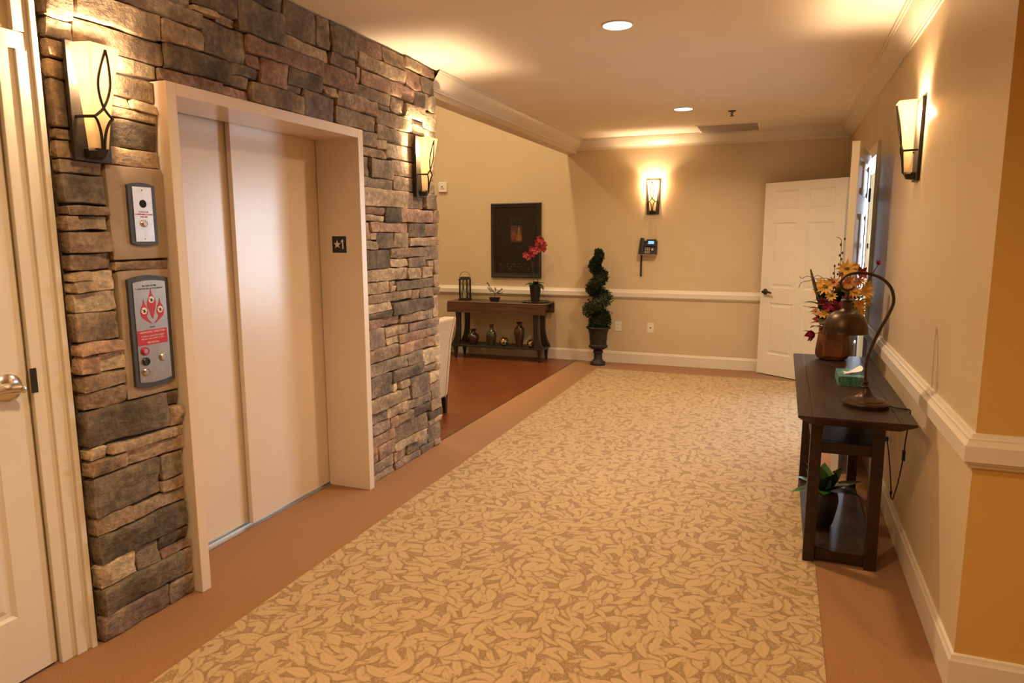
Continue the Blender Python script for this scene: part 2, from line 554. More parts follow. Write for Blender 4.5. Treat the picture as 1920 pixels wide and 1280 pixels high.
def tissue_box():
    t = NT('teal_marbled_card')
    co = t.coords('Object')
    n1 = t.n('ShaderNodeTexNoise', {'Vector': co, 'Scale': 45.0, 'Detail': 6.0, 'Distortion': 1.2})
    t.set(Base_Color=t.ramp(n1.outputs[0], [(0.3, (0.01, 0.10, 0.075)), (0.52, (0.05, 0.20, 0.15)), (0.72, (0.30, 0.34, 0.24))]), Roughness=0.45)
    return t.m


M['tissue_box'] = tissue_box()


def mosaic():
    t = NT('mercury_mosaic')
    co = t.coords('Object')
    v = t.n('ShaderNodeTexVoronoi', {'Vector': co, 'Scale': 55.0})
    c = t.n('ShaderNodeSeparateColor', {0: v.outputs['Color']})
    t.set(Base_Color=t.ramp(c.outputs[0], [(0.2, (0.12, 0.07, 0.03)), (0.6, (0.4, 0.28, 0.14)), (0.9, (0.8, 0.68, 0.45))]), Roughness=0.15, Metallic=0.9)
    t.bump(v.outputs['Distance'], 0.6, 0.002)
    return t.m


M['mosaic'] = mosaic()

# ------------------------------------------------------------------ the setting
XR, YB, XS = 0.619, 8.485, -2.372
DOOR_H = 2.145


def struct(mb, name, mat, label, cat, **kw):
    return tag(mb.build(name, mat, **kw), label, cat, kind='structure')


fl = struct(MB().box(-2.40, 4.0, 4.6, YB, -0.06, 0).box(-2.80, 4.0, -4, 4.6, -0.06, 0).box(0.77, 4.6, 5.0, 9.4, -0.06, 0), 'floor', M['border'],
            'tan carpeted corridor floor with a plain brown border', 'floor')
MB().box(-2.015, 0.22, -4, 7.98, 0.0, 0.004).build('carpet_field', M['carpet'], fl)
fw_ = struct(MB().box(-7, -2.412, 4.6, YB, -0.06, 0), 'floor_living_room', M['wood_floor'], 'red brown wood floor under the console table', 'floor')
MB().box(-2.412, -2.398, 4.6, YB, -0.05, 0.004).build('threshold_strip', M['walnut'], fw_)

struct(MB().box(-2.5, 4.0, -4, YB, CEIL, CEIL + 0.06), 'ceiling', M['ceiling'], 'flat tan lit corridor ceiling', 'ceiling')
struct(MB().box(-7.1, -2.5, 4.5, YB + 0.1, LIVING_CEIL, LIVING_CEIL + 0.06), 'ceiling_living_room', M['ceiling'], 'high ceiling of the living room', 'ceiling')
struct(MB().box(-7.1, 0.77, YB, YB + 0.12, 0, LIVING_CEIL), 'wall_back', M['wall'], 'cream back wall with sconce, telephone and framed picture', 'wall')
struct(MB().box(XR, 0.77, 2.601, 5.85, 0, CEIL).box(XR, 0.77, 7.80, YB, 0, CEIL).box(XR, 0.77, 5.85, 7.80, DOOR_H + 0.012, CEIL), 'wall_right', M['wall'],
       'cream right wall with sconce above the dark console table', 'wall')
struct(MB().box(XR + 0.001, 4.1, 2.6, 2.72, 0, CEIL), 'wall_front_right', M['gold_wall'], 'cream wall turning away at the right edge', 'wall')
struct(MB().box(-2.56, -2.435, 4.6, YB, 2.571, LIVING_CEIL), 'wall_header', M['wall'], 'dropped header beam between corridor and living room', 'wall')
struct(MB().box(-2.58, -2.43, 1.605, 1.745, 0, CEIL).box(-2.58, -2.43, -4, 0.66, 0, CEIL).box(-2.58, -2.43, 0.66, 1.605, 2.16, CEIL), 'wall_left_front', M['wall'],
       'cream wall around the white door at left', 'wall')
struct(MB().box(-2.6, 4.1, -4.1, -4, 0, CEIL), 'wall_rear', M['wall'], 'cream wall behind the viewer', 'wall')
struct(MB().box(4.0, 4.1, -4, 2.6, 0, CEIL), 'wall_side', M['wall'], 'cream wall at the end of the side passage', 'wall')
struct(MB().box(-7.1, -7.0, 4.5, YB, 0, LIVING_CEIL).box(-7.0, -2.56, 4.48, 4.585, 0, LIVING_CEIL), 'wall_living_room', M['wall'], 'cream wall on the hidden side of the living room', 'wall')
struct(MB().box(0.77, 4.6, 4.9, 5.0, 0, CEIL).box(0.77, 4.6, 9.3, 9.4, 0, CEIL).box(4.5, 4.6, 5.0, 9.3, 0, CEIL).box(0.77, 4.6, 4.9, 9.4, CEIL, CEIL + 0.05), 'wall_daylight_room', M['wall'],
       'pale walls of the daylit room behind the double doors', 'wall')

wf = MB()
for x in (0.90, 2.03, 3.17, 4.30): wf.box(x - 0.03, x + 0.03, 9.20, 9.30, 0.45, 2.45)
for z in (0.45, 1.45, 2.45): wf.box(0.87, 4.33, 9.20, 9.30, z - 0.03, z + 0.03)
struct(wf, 'window_1', M['trim'], 'white framed bright window of the room behind the double doors', 'window')

CROWN = [(0, 2.612), (0.010, 2.612), (0.010, 2.626), (0.018, 2.629), (0.018, 2.636), (0.026, 2.642), (0.036, 2.650), (0.060, 2.672), (0.080, 2.700), (0.086, 2.712), (0.094, 2.714), (0.094, 2.722), (0.104, 2.725), (0.104, 2.74)]
RAIL = [(0, 0.805), (0.010, 0.806), (0.014, 0.812), (0.014, 0.820), (0.024, 0.822), (0.026, 0.829), (0.034, 0.832), (0.034, 0.884), (0.028, 0.890), (0.022, 0.901), (0.022, 0.906), (0.014, 0.910), (0.010, 0.921), (0, 0.922)]
BASE = [(0, 0), (0.016, 0), (0.016, 0.118), (0.011, 0.126), (0.009, 0.138), (0, 0.1425)]
struct(moulding([(-2.435, 4.6), (-2.435, YB), (XR, YB), (XR, 2.6), (4, 2.6)], CROWN, -1), 'trim_1', M['trim'], 'white crown moulding around the corridor ceiling', 'crown moulding', smooth=25)
struct(moulding([(-7, YB), (XR, YB), (XR, 7.893)], RAIL, -1), 'trim_2', M['trim'], 'white chair rail along the back wall', 'chair rail', smooth=25)
struct(moulding([(XR, 5.757), (XR, 2.6), (4, 2.6)], RAIL, -1), 'trim_3', M['trim'], 'white chair rail turning the near right corner', 'chair rail', smooth=25)
struct(moulding([(-7, YB), (XR, YB), (XR, 7.893)], BASE, -1), 'baseboard_back', M['trim'], 'white baseboard along the back wall', 'baseboard', smooth=25)
struct(moulding([(XR, 5.757), (XR, 2.6), (4, 2.6)], BASE, -1), 'baseboard_right', M['trim'], 'white baseboard turning the near right corner', 'baseboard', smooth=25)

# ---- stone veneer: dark mortar bed with single stones set into it
wl = struct(MB().box(-2.72, -2.418, 1.745, 2.2, 0, CEIL).box(-2.72, -2.418, 3.57, 4.58, 0, CEIL).box(-2.72, -2.418, 2.2, 3.57, 2.17, CEIL), 'wall_left', M['mortar'],
            'stacked ledgestone wall around the elevator doors', 'wall')
STONE_LIST = '''45 147 2314 2421 b;149 521 2342 2440 b;45 150 2247 2314 g;150 537 2246 2339 b;45 198 2180 2246 t;45 187 2113 2177 t;46 112 1948 2111 b;114 170 1946 2113 b;45 170 1906 1945 t;45 163 1839 1905 t;198 498 2190 2246 l;190 478 2095 2179 t;170 366 2056 2095 l;367 478 2054 2094 l;170 478 2015 2054 t;173 478 1906 2012 s;163 478 1839 1906 t;45 216 1791 1839 t;45 216 1682 1790 s;45 218 1645 1679 b;45 88 1590 1645 t;91 216 1590 1642 t;45 217 1507 1589 b;45 218 1443 1506 b;45 133 1404 1440 t;223 478 1438 1475 b;133 223 1365 1443 l;45 130 1365 1404 t;45 229 1291 1365 l;45 228 1180 1291 b;45 229 1134 1180 r;45 122 1060 1134 r;125 229 1058 1131 l;45 228 998 1058 b;45 229 925 998 b;45 411 784 925 s;411 477 862 925 s;413 478 776 862 b;45 120 734 784 l;123 478 732 775 t;45 199 670 732 b;202 478 666 730 t;45 358 507 666 g;360 478 549 663 g;361 478 494 549 b;211 478 440 494 b;45 211 436 507 b;45 478 322 436 s;318 478 258 321 s;319 478 221 258 r;45 206 221 321 l;206 316 222 322 s;45 431 108 221 s;431 478 100 219 b;45 349 0 108 p;351 478 0 98 p;307 742 2440 2508 b;557 694 2508 2586 t;695 824 2508 2540 t;824 954 2502 2538 b;695 951 2540 2656 s;521 740 2350 2438 b;743 1004 2353 2501 s;537 897 2247 2350 s;500 677 2191 2246 r;677 836 2193 2245 r;836 1010 2193 2243 r;897 1091 2300 2351 s;1004 1091 2352 2414 r;1005 1573 2416 2501 r;899 1007 2243 2298 t;1093 1279 2294 2415 r;1010 1402 2192 2294 b;954 1281 2504 2653 s;993 1285 2655 2735 s;1285 1536 2574 2735 g;1539 1666 2573 2735 b;1666 1910 2573 2735 s;1284 1642 2503 2573 t;1642 1894 2502 2573 b;1576 1878 2385 2499 r;1282 1569 2330 2415 s;1279 1402 2294 2330 b;1572 1702 2332 2383 t;1402 1696 2190 2330 p;1914 2193 2635 2734 r;2194 2466 2636 2732 b;2467 2692 2666 2735 t;2695 2900 2670 2735 r;1910 2484 2550 2635 t;1948 2600 2457 2546 r;1894 1945 2459 2550 b;1878 2284 2380 2457 t;2485 2707 2549 2665 r;2708 2900 2551 2667 g;2601 2805 2444 2548 g;2805 2897 2433 2550 g;1704 2112 2298 2378 b;1698 2110 2197 2297 t;2286 2452 2354 2454 b;2455 2718 2351 2443 l;2719 2897 2314 2433 l;2115 2555 2258 2351 t;2558 2899 2259 2314 l;2111 2400 2166 2256 g;2400 2567 2164 2257 t;1916 2111 2108 2196 g;2114 2228 2108 2166 t;1911 2230 2050 2108 b;2231 2569 2066 2161 t;1916 2025 1930 2047 g;2028 2294 1928 2049 g;2297 2556 1963 2063 b;1913 2306 1866 1928 g;2307 2605 1868 1961 b;1910 2476 1754 1865 t;2478 2715 1754 1865 b;2717 2900 1759 1871 b;2569 2900 2067 2186 b;2556 2900 1961 2064 b;2607 2900 1872 1961 b;2567 2900 2189 2259 l;1909 2167 1705 1752 r;1910 2168 1660 1702 t;2168 2359 1660 1754 s;2361 2813 1662 1752 r;2816 2897 1661 1759 r;1910 2006 1544 1658 r;2006 2468 1596 1660 r;2470 2688 1561 1660 s;2688 2899 1568 1661 r;2009 2079 1545 1594 l;1914 2081 1488 1543 t;2081 2286 1494 1595 s;2289 2470 1495 1595 t;2471 2807 1502 1561 t;2809 2897 1503 1565 r;1913 2225 1365 1485 s;2227 2718 1427 1494 b;2719 2898 1403 1501 g;2228 2462 1366 1426 t;2463 2719 1358 1427 g;2722 2813 1359 1400 t;2816 2899 1297 1403 t;1911 2437 1284 1365 t;2438 2628 1277 1355 t;2630 2807 1276 1358 t;2808 2898 1205 1297 b;1908 2195 1211 1284 t;2197 2285 1208 1249 t;2196 2287 1250 1280 b;2288 2808 1208 1276 s;1908 2485 1147 1208 t;2486 2595 1137 1207 b;2596 2785 1137 1207 g;2786 2897 1142 1202 g;2809 2898 977 1142 l;2224 2806 1050 1137 s;1909 2222 1095 1147 l;1907 2222 1051 1095 s;1910 2329 990 1050 r;2331 2622 982 1050 t;2623 2809 976 1048 b;2446 2898 913 974 p;2135 2444 916 982 t;1911 2133 864 990 p;2135 2298 866 916 t;2299 2713 850 913 r;2715 2897 849 912 g;2291 2812 772 849 r;2812 2900 764 848 l;1912 2289 775 864 b;2634 2900 640 761 l;1912 2396 689 772 g;2399 2631 686 772 g;2636 2810 598 638 g;2812 2900 584 639 l;2211 2634 600 686 s;1911 2208 546 689 p;2706 2900 498 581 l;2211 2291 545 598 l;2292 2433 542 600 t;2435 2705 442 595 p;2735 2900 372 498 t;1910 2432 451 542 t;2388 2732 373 440 g;2728 2898 290 372 t;1913 2126 380 448 p;2127 2388 378 451 t;2469 2728 302 372 s;2689 2899 232 290 s;1914 2175 303 378 p;2177 2259 301 377 r;2262 2468 301 372 b;2688 2790 184 229 g;2790 2900 184 232 l;2220 2686 182 298 b;2693 2900 53 184 g;1909 2218 229 301 r;2220 2507 128 182 l;2507 2691 126 180 l;1910 2005 128 229 r;2007 2220 128 228 r;2209 2393 52 126 r;1914 2206 51 128 g;2393 2543 50 126 g;2543 2693 53 126 g;1909 2220 0 51 t;2220 2569 0 50 p;2572 2788 0 53 p;2788 2900 0 53 t;45 275 2510 2650 g;275 485 2590 2730 r;485 745 2660 2730 t;275 555 2510 2590 b;45 275 2650 2730 b;45 305 2440 2510 b;745 995 2660 2730 b;485 695 2590 2660 t;2555 2715 2310 2350 s;2115 2285 2350 2380 g;2705 2735 440 500 b'''


def stone_mesh(w, h, depth, seed, proud, rough=1.0):
    # rounded, uneven block: local x = depth (front at +), y = width, z = height
    rnd = random.Random(seed)
    def cuts(L, cell):
        e = min(0.007, L * 0.10)
        n = max(2, int(round(L / cell)))
        inner = [e * 1.6 + (L - 3.2 * e) * i / n for i in range(n + 1)]
        return [0.0, e * 0.45] + inner + [L - e * 0.45, L]
    ys, zs = cuts(w, 0.04), cuts(h, 0.03)
    ny, nz = len(ys), len(zs)
    o = Vector((rnd.random() * 90, rnd.random() * 90, rnd.random() * 90))
    ta, tb = rnd.uniform(-0.007, 0.007) * rough, rnd.uniform(-0.007, 0.007) * rough
    vs_, fs_ = [], []
    for j, z in enumerate(zs):
        for i, y in enumerate(ys):
            ey, ez = min(i, ny - 1 - i), min(j, nz - 1 - j)
            q = Vector((y * 7, z * 9, 0)) + o
            x = proud + noise.noise(q) * 0.011 * rough + (0.35 - abs(noise.noise(q * 2.4))) * 0.012 * rough + ta * (y / w - 0.5) * 2 + tb * (z / h - 0.5) * 2
            e = min(ey, ez)
            if e == 0: x -= 0.007 + abs(noise.noise(q * 2.3)) * 0.013
            elif e == 1: x -= 0.001 + abs(noise.noise(q * 4)) * 0.006
            jy = noise.noise(Vector((y * 11, z * 13, 5)) + o) * 0.008 * rough
            jz = noise.noise(Vector((y * 11, z * 13, 9)) + o) * 0.008 * rough
            if (ey == 0 and ez <= 1) or (ez == 0 and ey <= 1):
                jy += 0.004 * (1 if i < ny / 2 else -1); jz += 0.003 * (1 if j < nz / 2 else -1)
            vs_.append((x, y - w / 2 + jy, z - h / 2 + jz))
    for j in range(nz - 1):
        for i in range(ny - 1):
            a = j * ny + i
            fs_.append((a, a + 1, a + ny + 1, a + ny))
    ring = list(range(ny)) + [k * ny + ny - 1 for k in range(1, nz)] + [(nz - 1) * ny + k for k in range(ny - 2, -1, -1)] + [k * ny for k in range(nz - 2, 0, -1)]
    b0 = len(vs_)
    for k in ring: vs_.append((-depth, vs_[k][1], vs_[k][2]))
    m = len(ring)
    for k in range(m):
        fs_.append((ring[(k + 1) % m], ring[k], b0 + k, b0 + (k + 1) % m))
    mb = MB(); mb.add(vs_, fs_)
    return mb


srnd = random.Random(5)
for k, e in enumerate(STONE_LIST.split(';')):
    a, b, c, d, kind = e.split()
    y0, y1, z0, z1 = int(a) / 1000 + 1.7, int(b) / 1000 + 1.7, int(c) / 1000, int(d) / 1000
    g = 0.0012
    y0 += g; y1 -= g; z0 += g; z1 -= g
    if y1 - y0 < 0.012 or z1 - z0 < 0.01: continue
    proud = srnd.uniform(-0.012, 0.012)
    for py in (1.860, 4.330):                                              # stones behind a lamp plate lie flat
        if y0 < py + 0.08 and y1 > py - 0.08 and z0 < 2.25 and z1 > 1.83: proud = -0.016
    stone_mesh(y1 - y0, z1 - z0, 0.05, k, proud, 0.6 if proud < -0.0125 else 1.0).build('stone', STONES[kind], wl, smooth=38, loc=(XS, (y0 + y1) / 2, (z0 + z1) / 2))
for (y0, y1, z0, z1) in ((1.920, 2.18, 1.478, 1.836), (1.932, 2.18, 0.927, 1.436)):
    stone_mesh(y1 - y0, z1 - z0, 0.05, int(z0 * 100), -0.004, 0.35).build('stone_slab', M['slab'], wl, smooth=38, loc=(XS, (y0 + y1) / 2, (z0 + z1) / 2))

# ---- panelled door leaves
ROWS = [(0.235, 0.815), (0.985, 1.70), (1.82, 2.045)]


def door_leaf(root, L, H, t, mat):
    st, mu = L * 0.125, L * 0.12
    pw = (L - 2 * st - mu) / 2
    xs = [(st, st + pw), (st + pw + mu, L - st)]
    body = MB()
    body.box(0, st, -t / 2, t / 2, 0, H).box(L - st, L, -t / 2, t / 2, 0, H)
    zc = [0] + [z for r in ROWS for z in r] + [H]
    for i in range(0, len(zc), 2): body.box(st, L - st, -t / 2, t / 2, zc[i], zc[i + 1])
    for z0, z1 in ROWS: body.box(st + pw, st + pw + mu, -t / 2, t / 2, z0, z1)
    body.build('leaf_frame', mat, root)
    for x0, x1 in xs:
        for z0, z1 in ROWS:
            mb = MB()
            for s in (-1, 1):
                rings = [(0.0, t / 2 - 0.0005), (0.010, t / 2 - 0.009), (0.026, t / 2 - 0.010), (0.045, t / 2 - 0.004)]
                vs_, fs_ = [], []
                for ins, y in rings:
                    vs_ += [(x0 + ins, s * y, z0 + ins), (x1 - ins, s * y, z0 + ins), (x1 - ins, s * y, z1 - ins), (x0 + ins, s * y, z1 - ins)]
                for r in range(3):
                    for k in range(4):
                        q = (r * 4 + k, r * 4 + (k + 1) % 4, r * 4 + 4 + (k + 1) % 4, r * 4 + 4 + k)
                        fs_.append(q if s < 0 else q[::-1])
                fs_.append((12, 13, 14, 15) if s < 0 else (15, 14, 13, 12))
                mb.add(vs_, fs_)
            mb.build('panel', mat, root)


def lever_set(root, x, z, t, mat, direction, both=True, key=False, k=1.0):
    for s in ((-1, 1) if both else (-1,)):
        h = MB()
        prof = [(0.033 * k, 0), (0.033 * k, 0.006), (0.026 * k, 0.014), (0.013 * k, 0.018), (0.012 * k, 0.045)]
        if s < 0: h.lathe(prof, (x, -t / 2, z), 20, 'y')
        else:
            hh = MB().lathe(prof, (x, 0, z), 20, 'y')
            h.add([(p[0], t / 2 - p[1], p[2]) for p in hh.v], [f[::-1] for f in hh.f])
        y = s * (t / 2 + 0.045)
        h.tube(smooth_path([(x - direction * 0.008, y, z), (x + direction * 0.03, y, z + 0.004), (x + direction * 0.07, y, z + 0.001), (x + direction * 0.108, y * 0.97, z - 0.008)], 5),
               [r * k for r in [0.014] * 6 + [0.0115] * 5 + [0.010] * 4 + [0.008]], 10)
        ho = h.build('door_lever', mat, root, smooth=45)
        if key and s < 0:
            MB().lathe([(0.012, 0), (0.012, 0.012), (0.009, 0.014)], (x - direction * 0.012, y - 0.006, z - 0.004), 14, 'y').build('key_cylinder', mat, ho, smooth=45)


def leaf_at(name, hinge, tip, label, mat_lever, z0=0.012):
    v = Vector((tip[0] - hinge[0], tip[1] - hinge[1]))
    root = empty(name, (hinge[0], hinge[1], z0), math.atan2(v.y, v.x))
    tag(root, label, 'door', kind='structure')
    door_leaf(root, v.length, DOOR_H - z0, 0.044, M['door'])
    return root, v.length


d3, L3 = leaf_at('door_3', (0.575, 7.80), (-0.205, 8.375), 'white six panel door swung open against the back wall', M['bronze'])
lever_set(d3, L3 - 0.065, 0.935, 0.044, M['bronze'], -1)
d2, L2 = leaf_at('door_2', (0.548, 5.845), (0.388, 4.895), 'white door leaf folded back along the right wall, seen edge on', M['bronze'])
for z in (0.22, 1.02, 1.85):
    hg = MB().lathe([(0.008, -0.05), (0.008, 0.05)], (-0.004, 0.026, z), 10).box(-0.001, 0.001, -0.02, 0.035, z - 0.05, z + 0.05).box(-0.03, 0.0, 0.020, 0.024, z - 0.05, z + 0.05)
    hg.build('hinge', M['bronze'], d2, smooth=40)
for z in (0.22, 1.02, 1.85):
    MB().lathe([(0.008, -0.05), (0.008, 0.05)], (-0.004, -0.026, z), 10).box(-0.03, 0.0, -0.024, -0.020, z - 0.05, z + 0.05).build('hinge', M['bronze'], d3, smooth=40)
# casing of the double doorway
cs = MB()
for (y0, y1) in ((5.76, 5.85), (7.80, 7.89)):
    cs.box(XR - 0.018, XR, y0, y1, 0, DOOR_H + 0.10).box(XR - 0.024, XR - 0.018, *((y0, y0 + 0.02) if y0 < 6 else (y1 - 0.02, y1)), 0, DOOR_H + 0.10)
cs.box(XR - 0.018, XR, 5.85, 7.80, DOOR_H + 0.012, DOOR_H + 0.10)
cs.box(XR - 0.004, 0.774, 5.85, 5.868, 0, DOOR_H + 0.012).box(XR - 0.004, 0.774, 7.782, 7.80, 0, DOOR_H + 0.012)
struct(cs, 'trim_4', M['trim'], 'white casing around the open double doorway', 'door casing', bevel=0.002)

# ---- the door at the left edge
d1 = empty('door_1', (-2.458, 0.672, 0.012), R(90))
tag(d1, 'white panel door with nickel lever at the left edge', 'door', kind='structure')
door_leaf(d1, 0.916, DOOR_H - 0.012, 0.044, M['door'])
lever_set(d1, 0.852, 1.048, 0.044, M['chrome'], -1, both=False, key=True, k=1.42)
struct(MB().box(-2.50, -2.452, 1.590, 1.606, 0, 2.165).box(-2.50, -2.452, 0.655, 0.671, 0, 2.165).box(-2.50, -2.452, 0.671, 1.590, 2.148, 2.165)
       .box(-2.436, -2.418, 1.598, 1.652, 0, 2.19).box(-2.436, -2.412, 0.60, 1.690, 2.185, 2.242).box(-2.436, -2.424, 0.60, 0.665, 0, 2.185).box(-2.436, -2.422, 0.665, 1.598, 2.158, 2.185), 'trim_5', M['trim'],
       'white casing of the left door', 'door casing', bevel=0.002)
struct(MB().box(-2.432, -2.408, 1.652, 1.690, 0, 2.185).box(-2.432, -2.412, 1.690, 1.705, 0, CEIL).box(-2.432, -2.398, 1.705, 1.726, 0, CEIL).box(-2.432, -2.41, 1.652, 1.690, 2.245, CEIL), 'trim_6', M['trim'],
       'tall white board where the stone wall ends by the left door', 'trim board', bevel=0.002)
sp = MB().box(-2.4185, -2.4155, 1.592, 1.614, 1.028, 1.114)
tag(sp.build('strike_plate', M['bronze'], None), 'dark metal strike plate on the left door jamb', 'strike plate')

# ------------------------------------------------------------------ elevator entrance
el = empty('elevator', (-2.331, 2.8855, 0), R(90))
tag(el, 'elevator with two sliding cream doors set in a deep cream frame', 'elevator')
hw, fwid = 0.7013, 0.0508
MB().box(-hw, -hw + fwid, 0, 0.30, 0, 2.184).build('frame_jamb', M['elevator'], el, bevel=0.0025)
MB().box(hw - fwid, hw, 0, 0.30, 0, 2.184).build('frame_jamb', M['elevator'], el, bevel=0.0025)
MB().box(-hw + fwid, hw - fwid, 0, 0.30, 2.134, 2.184).build('frame_head', M['elevator'], el, bevel=0.0025)
MB().box(-0.040, hw - fwid + 0.03, 0.304, 0.332, 0.014, 2.18).build('door_panel', M['elevator'], el, bevel=0.003)
MB().box(-hw + fwid - 0.03, 0.02, 0.342, 0.370, 0.014, 2.18).build('door_panel', M['elevator'], el, bevel=0.003)
sl = MB().box(-hw + fwid, hw - fwid, 0.285, 0.302, 0, 0.008).box(-hw + fwid, hw - fwid, 0.334, 0.341, 0, 0.008).box(-hw + fwid, hw - fwid, 0.372, 0.40, 0, 0.008)
sl.box(-hw + fwid, hw - fwid, 0.302, 0.40, -0.004, 0.001)
sl.build('sill', M['steel'], el)
fs = MB().box(-0.049, 0.049, -0.002, 0.0, -0.049, 0.049).build('floor_sign', M['black'], el, loc=(0.6500, 0.157, 1.521), rz=R(-90))
fs['label'] = 'small black plate with a star and the numeral 1'
stp = []
for k in range(10):
    r_ = 0.026 if k % 2 == 0 else 0.0105
    a_ = math.pi / 2 + k * math.pi / 5
    stp.append((-0.013 + r_ * math.cos(a_), r_ * math.sin(a_)))
MB().prism_y(stp, -0.004, -0.002).build('star', M['white_print'], fs)
MB().prism_y([(0.022, -0.026), (0.030, -0.026), (0.030, 0.030), (0.023, 0.030), (0.014, 0.019), (0.014, 0.012), (0.022, 0.018)], -0.004, -0.002).build('numeral', M['white_print'], fs)

# ------------------------------------------------------------------ elevator service panels on the stone slabs


def bezel_outline(w, h, arch, n=7):
    top = [(-w / 2 + w * i / n, h / 2 - arch + arch * (1 - (2 * i / n - 1) ** 2)) for i in range(n + 1)]
    bot = [(w / 2 - w * i / n, -h / 2 + arch - arch * (1 - (2 * i / n - 1) ** 2)) for i in range(n + 1)]
    return top + bot


def key_switch(parent, x, z, y, r=0.012, core=True, ring=None):
    k = MB().lathe([(r, 0), (r, 0.005), (r * 0.8, 0.008), (r * 0.62, 0.008), (r * 0.55, 0.0055)], (x, y, z), 20, 'y').build('key_switch', ring or M['chrome'], parent, smooth=40)
    if core: MB().lathe([(r * 0.55, 0), (r * 0.55, 0.0065)], (x, y, z), 14, 'y').box(x - 0.0012, x + 0.0012, y - 0.0072, y - 0.006, z - r * 0.4, z + r * 0.4).build('key_core', M['steel'], k, smooth=40)
    return k


def screws(parent, spots, y):
    for x, z in spots:
        MB().lathe([(0.0036, 0), (0.0036, 0.001), (0.002, 0.0018)], (x, y, z), 10, 'y').build('screw', M['chrome'], parent, smooth=40)


p1 = empty('communication_panel', (-2.374, 2.0605, 1.654), R(90))
tag(p1, 'narrow pale steel elevator communication panel, upper one on the stone wall', 'panel')
MB().prism_y(bezel_outline(0.125, 0.245, 0.010), -0.010, 0.006).build('bezel', M['bezel'], p1, bevel=0.001)
fp = MB().box(-0.0435, 0.0435, -0.0125, -0.010, -0.106, 0.106).build('face_plate', M['pale_steel'], p1)
MB().lathe([(0.0155, 0), (0.0155, 0.0016), (0.013, 0.0022), (0.013, 0.001), (0.0005, 0.001)], (0.0, -0.0125, 0.041), 22, 'y').build('camera_lens', M['void'], p1, smooth=40)
for i, s in enumerate(('ELEVATOR', 'COMMUNICATIONS', 'FAILURE')):
    text('lettering', s, 0.0092, M['red_print'], p1, (0, -0.0128, 0.009 - i * 0.0095))
key_switch(p1, 0.0, -0.036, -0.0125, 0.0135)
screws(p1, ((0, 0.094), (0, -0.094)), -0.0125)

p2 = empty('fire_service_panel', (-2.374, 2.0595, 1.189), R(90))
tag(p2, 'grey steel fire service panel with red flame symbols, lower one on the stone wall', 'panel')
MB().prism_y(bezel_outline(0.190, 0.452, 0.014), -0.010, 0.006).build('bezel', M['bezel'], p2, bevel=0.001)
MB().prism_y(bezel_outline(0.152, 0.412, 0.008), -0.0125, -0.010).build('face_plate', M['panel_steel'], p2)
yp = -0.0128
text('lettering', 'IN CASE OF FIRE', 0.0092, M['dark_print'], p2, (0, yp, 0.184))
text('lettering', 'ELEVATORS ARE OUT OF SERVICE', 0.0078, M['dark_print'], p2, (0, yp, 0.173))


def flame(cx, cz, s, bend, name='flame'):
    pts = [(0, 1.0), (0.10, 0.62), (0.30, 0.30), (0.34, -0.05), (0.22, -0.40), (0.02 + bend, -0.95), (-0.18, -0.42), (-0.32, -0.08), (-0.27, 0.28), (-0.08, 0.62)]
    q = [(p.x, p.y) for p in smooth_path([(a, b, 0) for a, b in pts + [pts[0]]], 3)[:-1]]
    return MB().prism_y([(cx + a * s, cz + b * s) for a, b in q], -0.0136, -0.0124).build(name, M['red_print'], p2)


for cx, cz, s, bend, dz in ((0.003, 0.110, 0.062, 0.0, 0.018), (-0.034, 0.080, 0.052, 0.62, 0.006), (0.042, 0.080, 0.052, -0.62, 0.006)):
    fo = flame(cx, cz, s, bend)
    MB().lathe([(0.0135, 0), (0.0135, 0.0006)], (cx, -0.0138, cz + dz), 20, 'y').build('symbol_disc', M['white_print'], fo)
    MB().prism_y([(cx - 0.0115, cz + dz + 0.004), (cx - 0.010, cz + dz + 0.006), (cx + 0.0115, cz + dz - 0.004), (cx + 0.010, cz + dz - 0.006)], -0.0150, -0.0144)\
        .prism_y([(cx - 0.004, cz + dz - 0.008), (cx - 0.005, cz + dz + 0.003), (cx + 0.004, cz + dz + 0.006), (cx + 0.003, cz + dz - 0.008)], -0.0149, -0.0144).build('symbol', M['dark_print'], fo)
text('lettering', 'SIGNAL', 0.0075, M['dark_print'], p2, (0.0, yp, 0.018))
MB().box(-0.074, 0.068, -0.0134, -0.0122, -0.052, 0.008).build('red_label', M['red_print'], p2)
for s_, z_, sz in (("FIREFIGHTERS' OPERATION", 0.0, 0.0098), ('TO RECALL ELEVATORS INSERT', -0.016, 0.0080), ('FIRE KEY AND TURN TO "ON"', -0.0265, 0.0080), ('FIRE RECALL', -0.042, 0.0105)):
    text('lettering', s_, sz, M['white_print'], p2, (-0.003, -0.0137, z_ - 0.001))
key_switch(p2, -0.044, -0.075, -0.0125, 0.0165, ring=M['red_print'])
key_switch(p2, -0.044, -0.117, -0.0125, 0.0165, core=False, ring=M['black'])
key_switch(p2, 0.040, -0.110, -0.0125, 0.0165, core=True, ring=M['steel'])
key_switch(p2, -0.046, -0.158, -0.0125, 0.0160)
screws(p2, ((-0.062, 0.176), (0.062, 0.176), (-0.064, -0.188), (0.064, -0.178)), -0.0125)

# ------------------------------------------------------------------ wall sconces


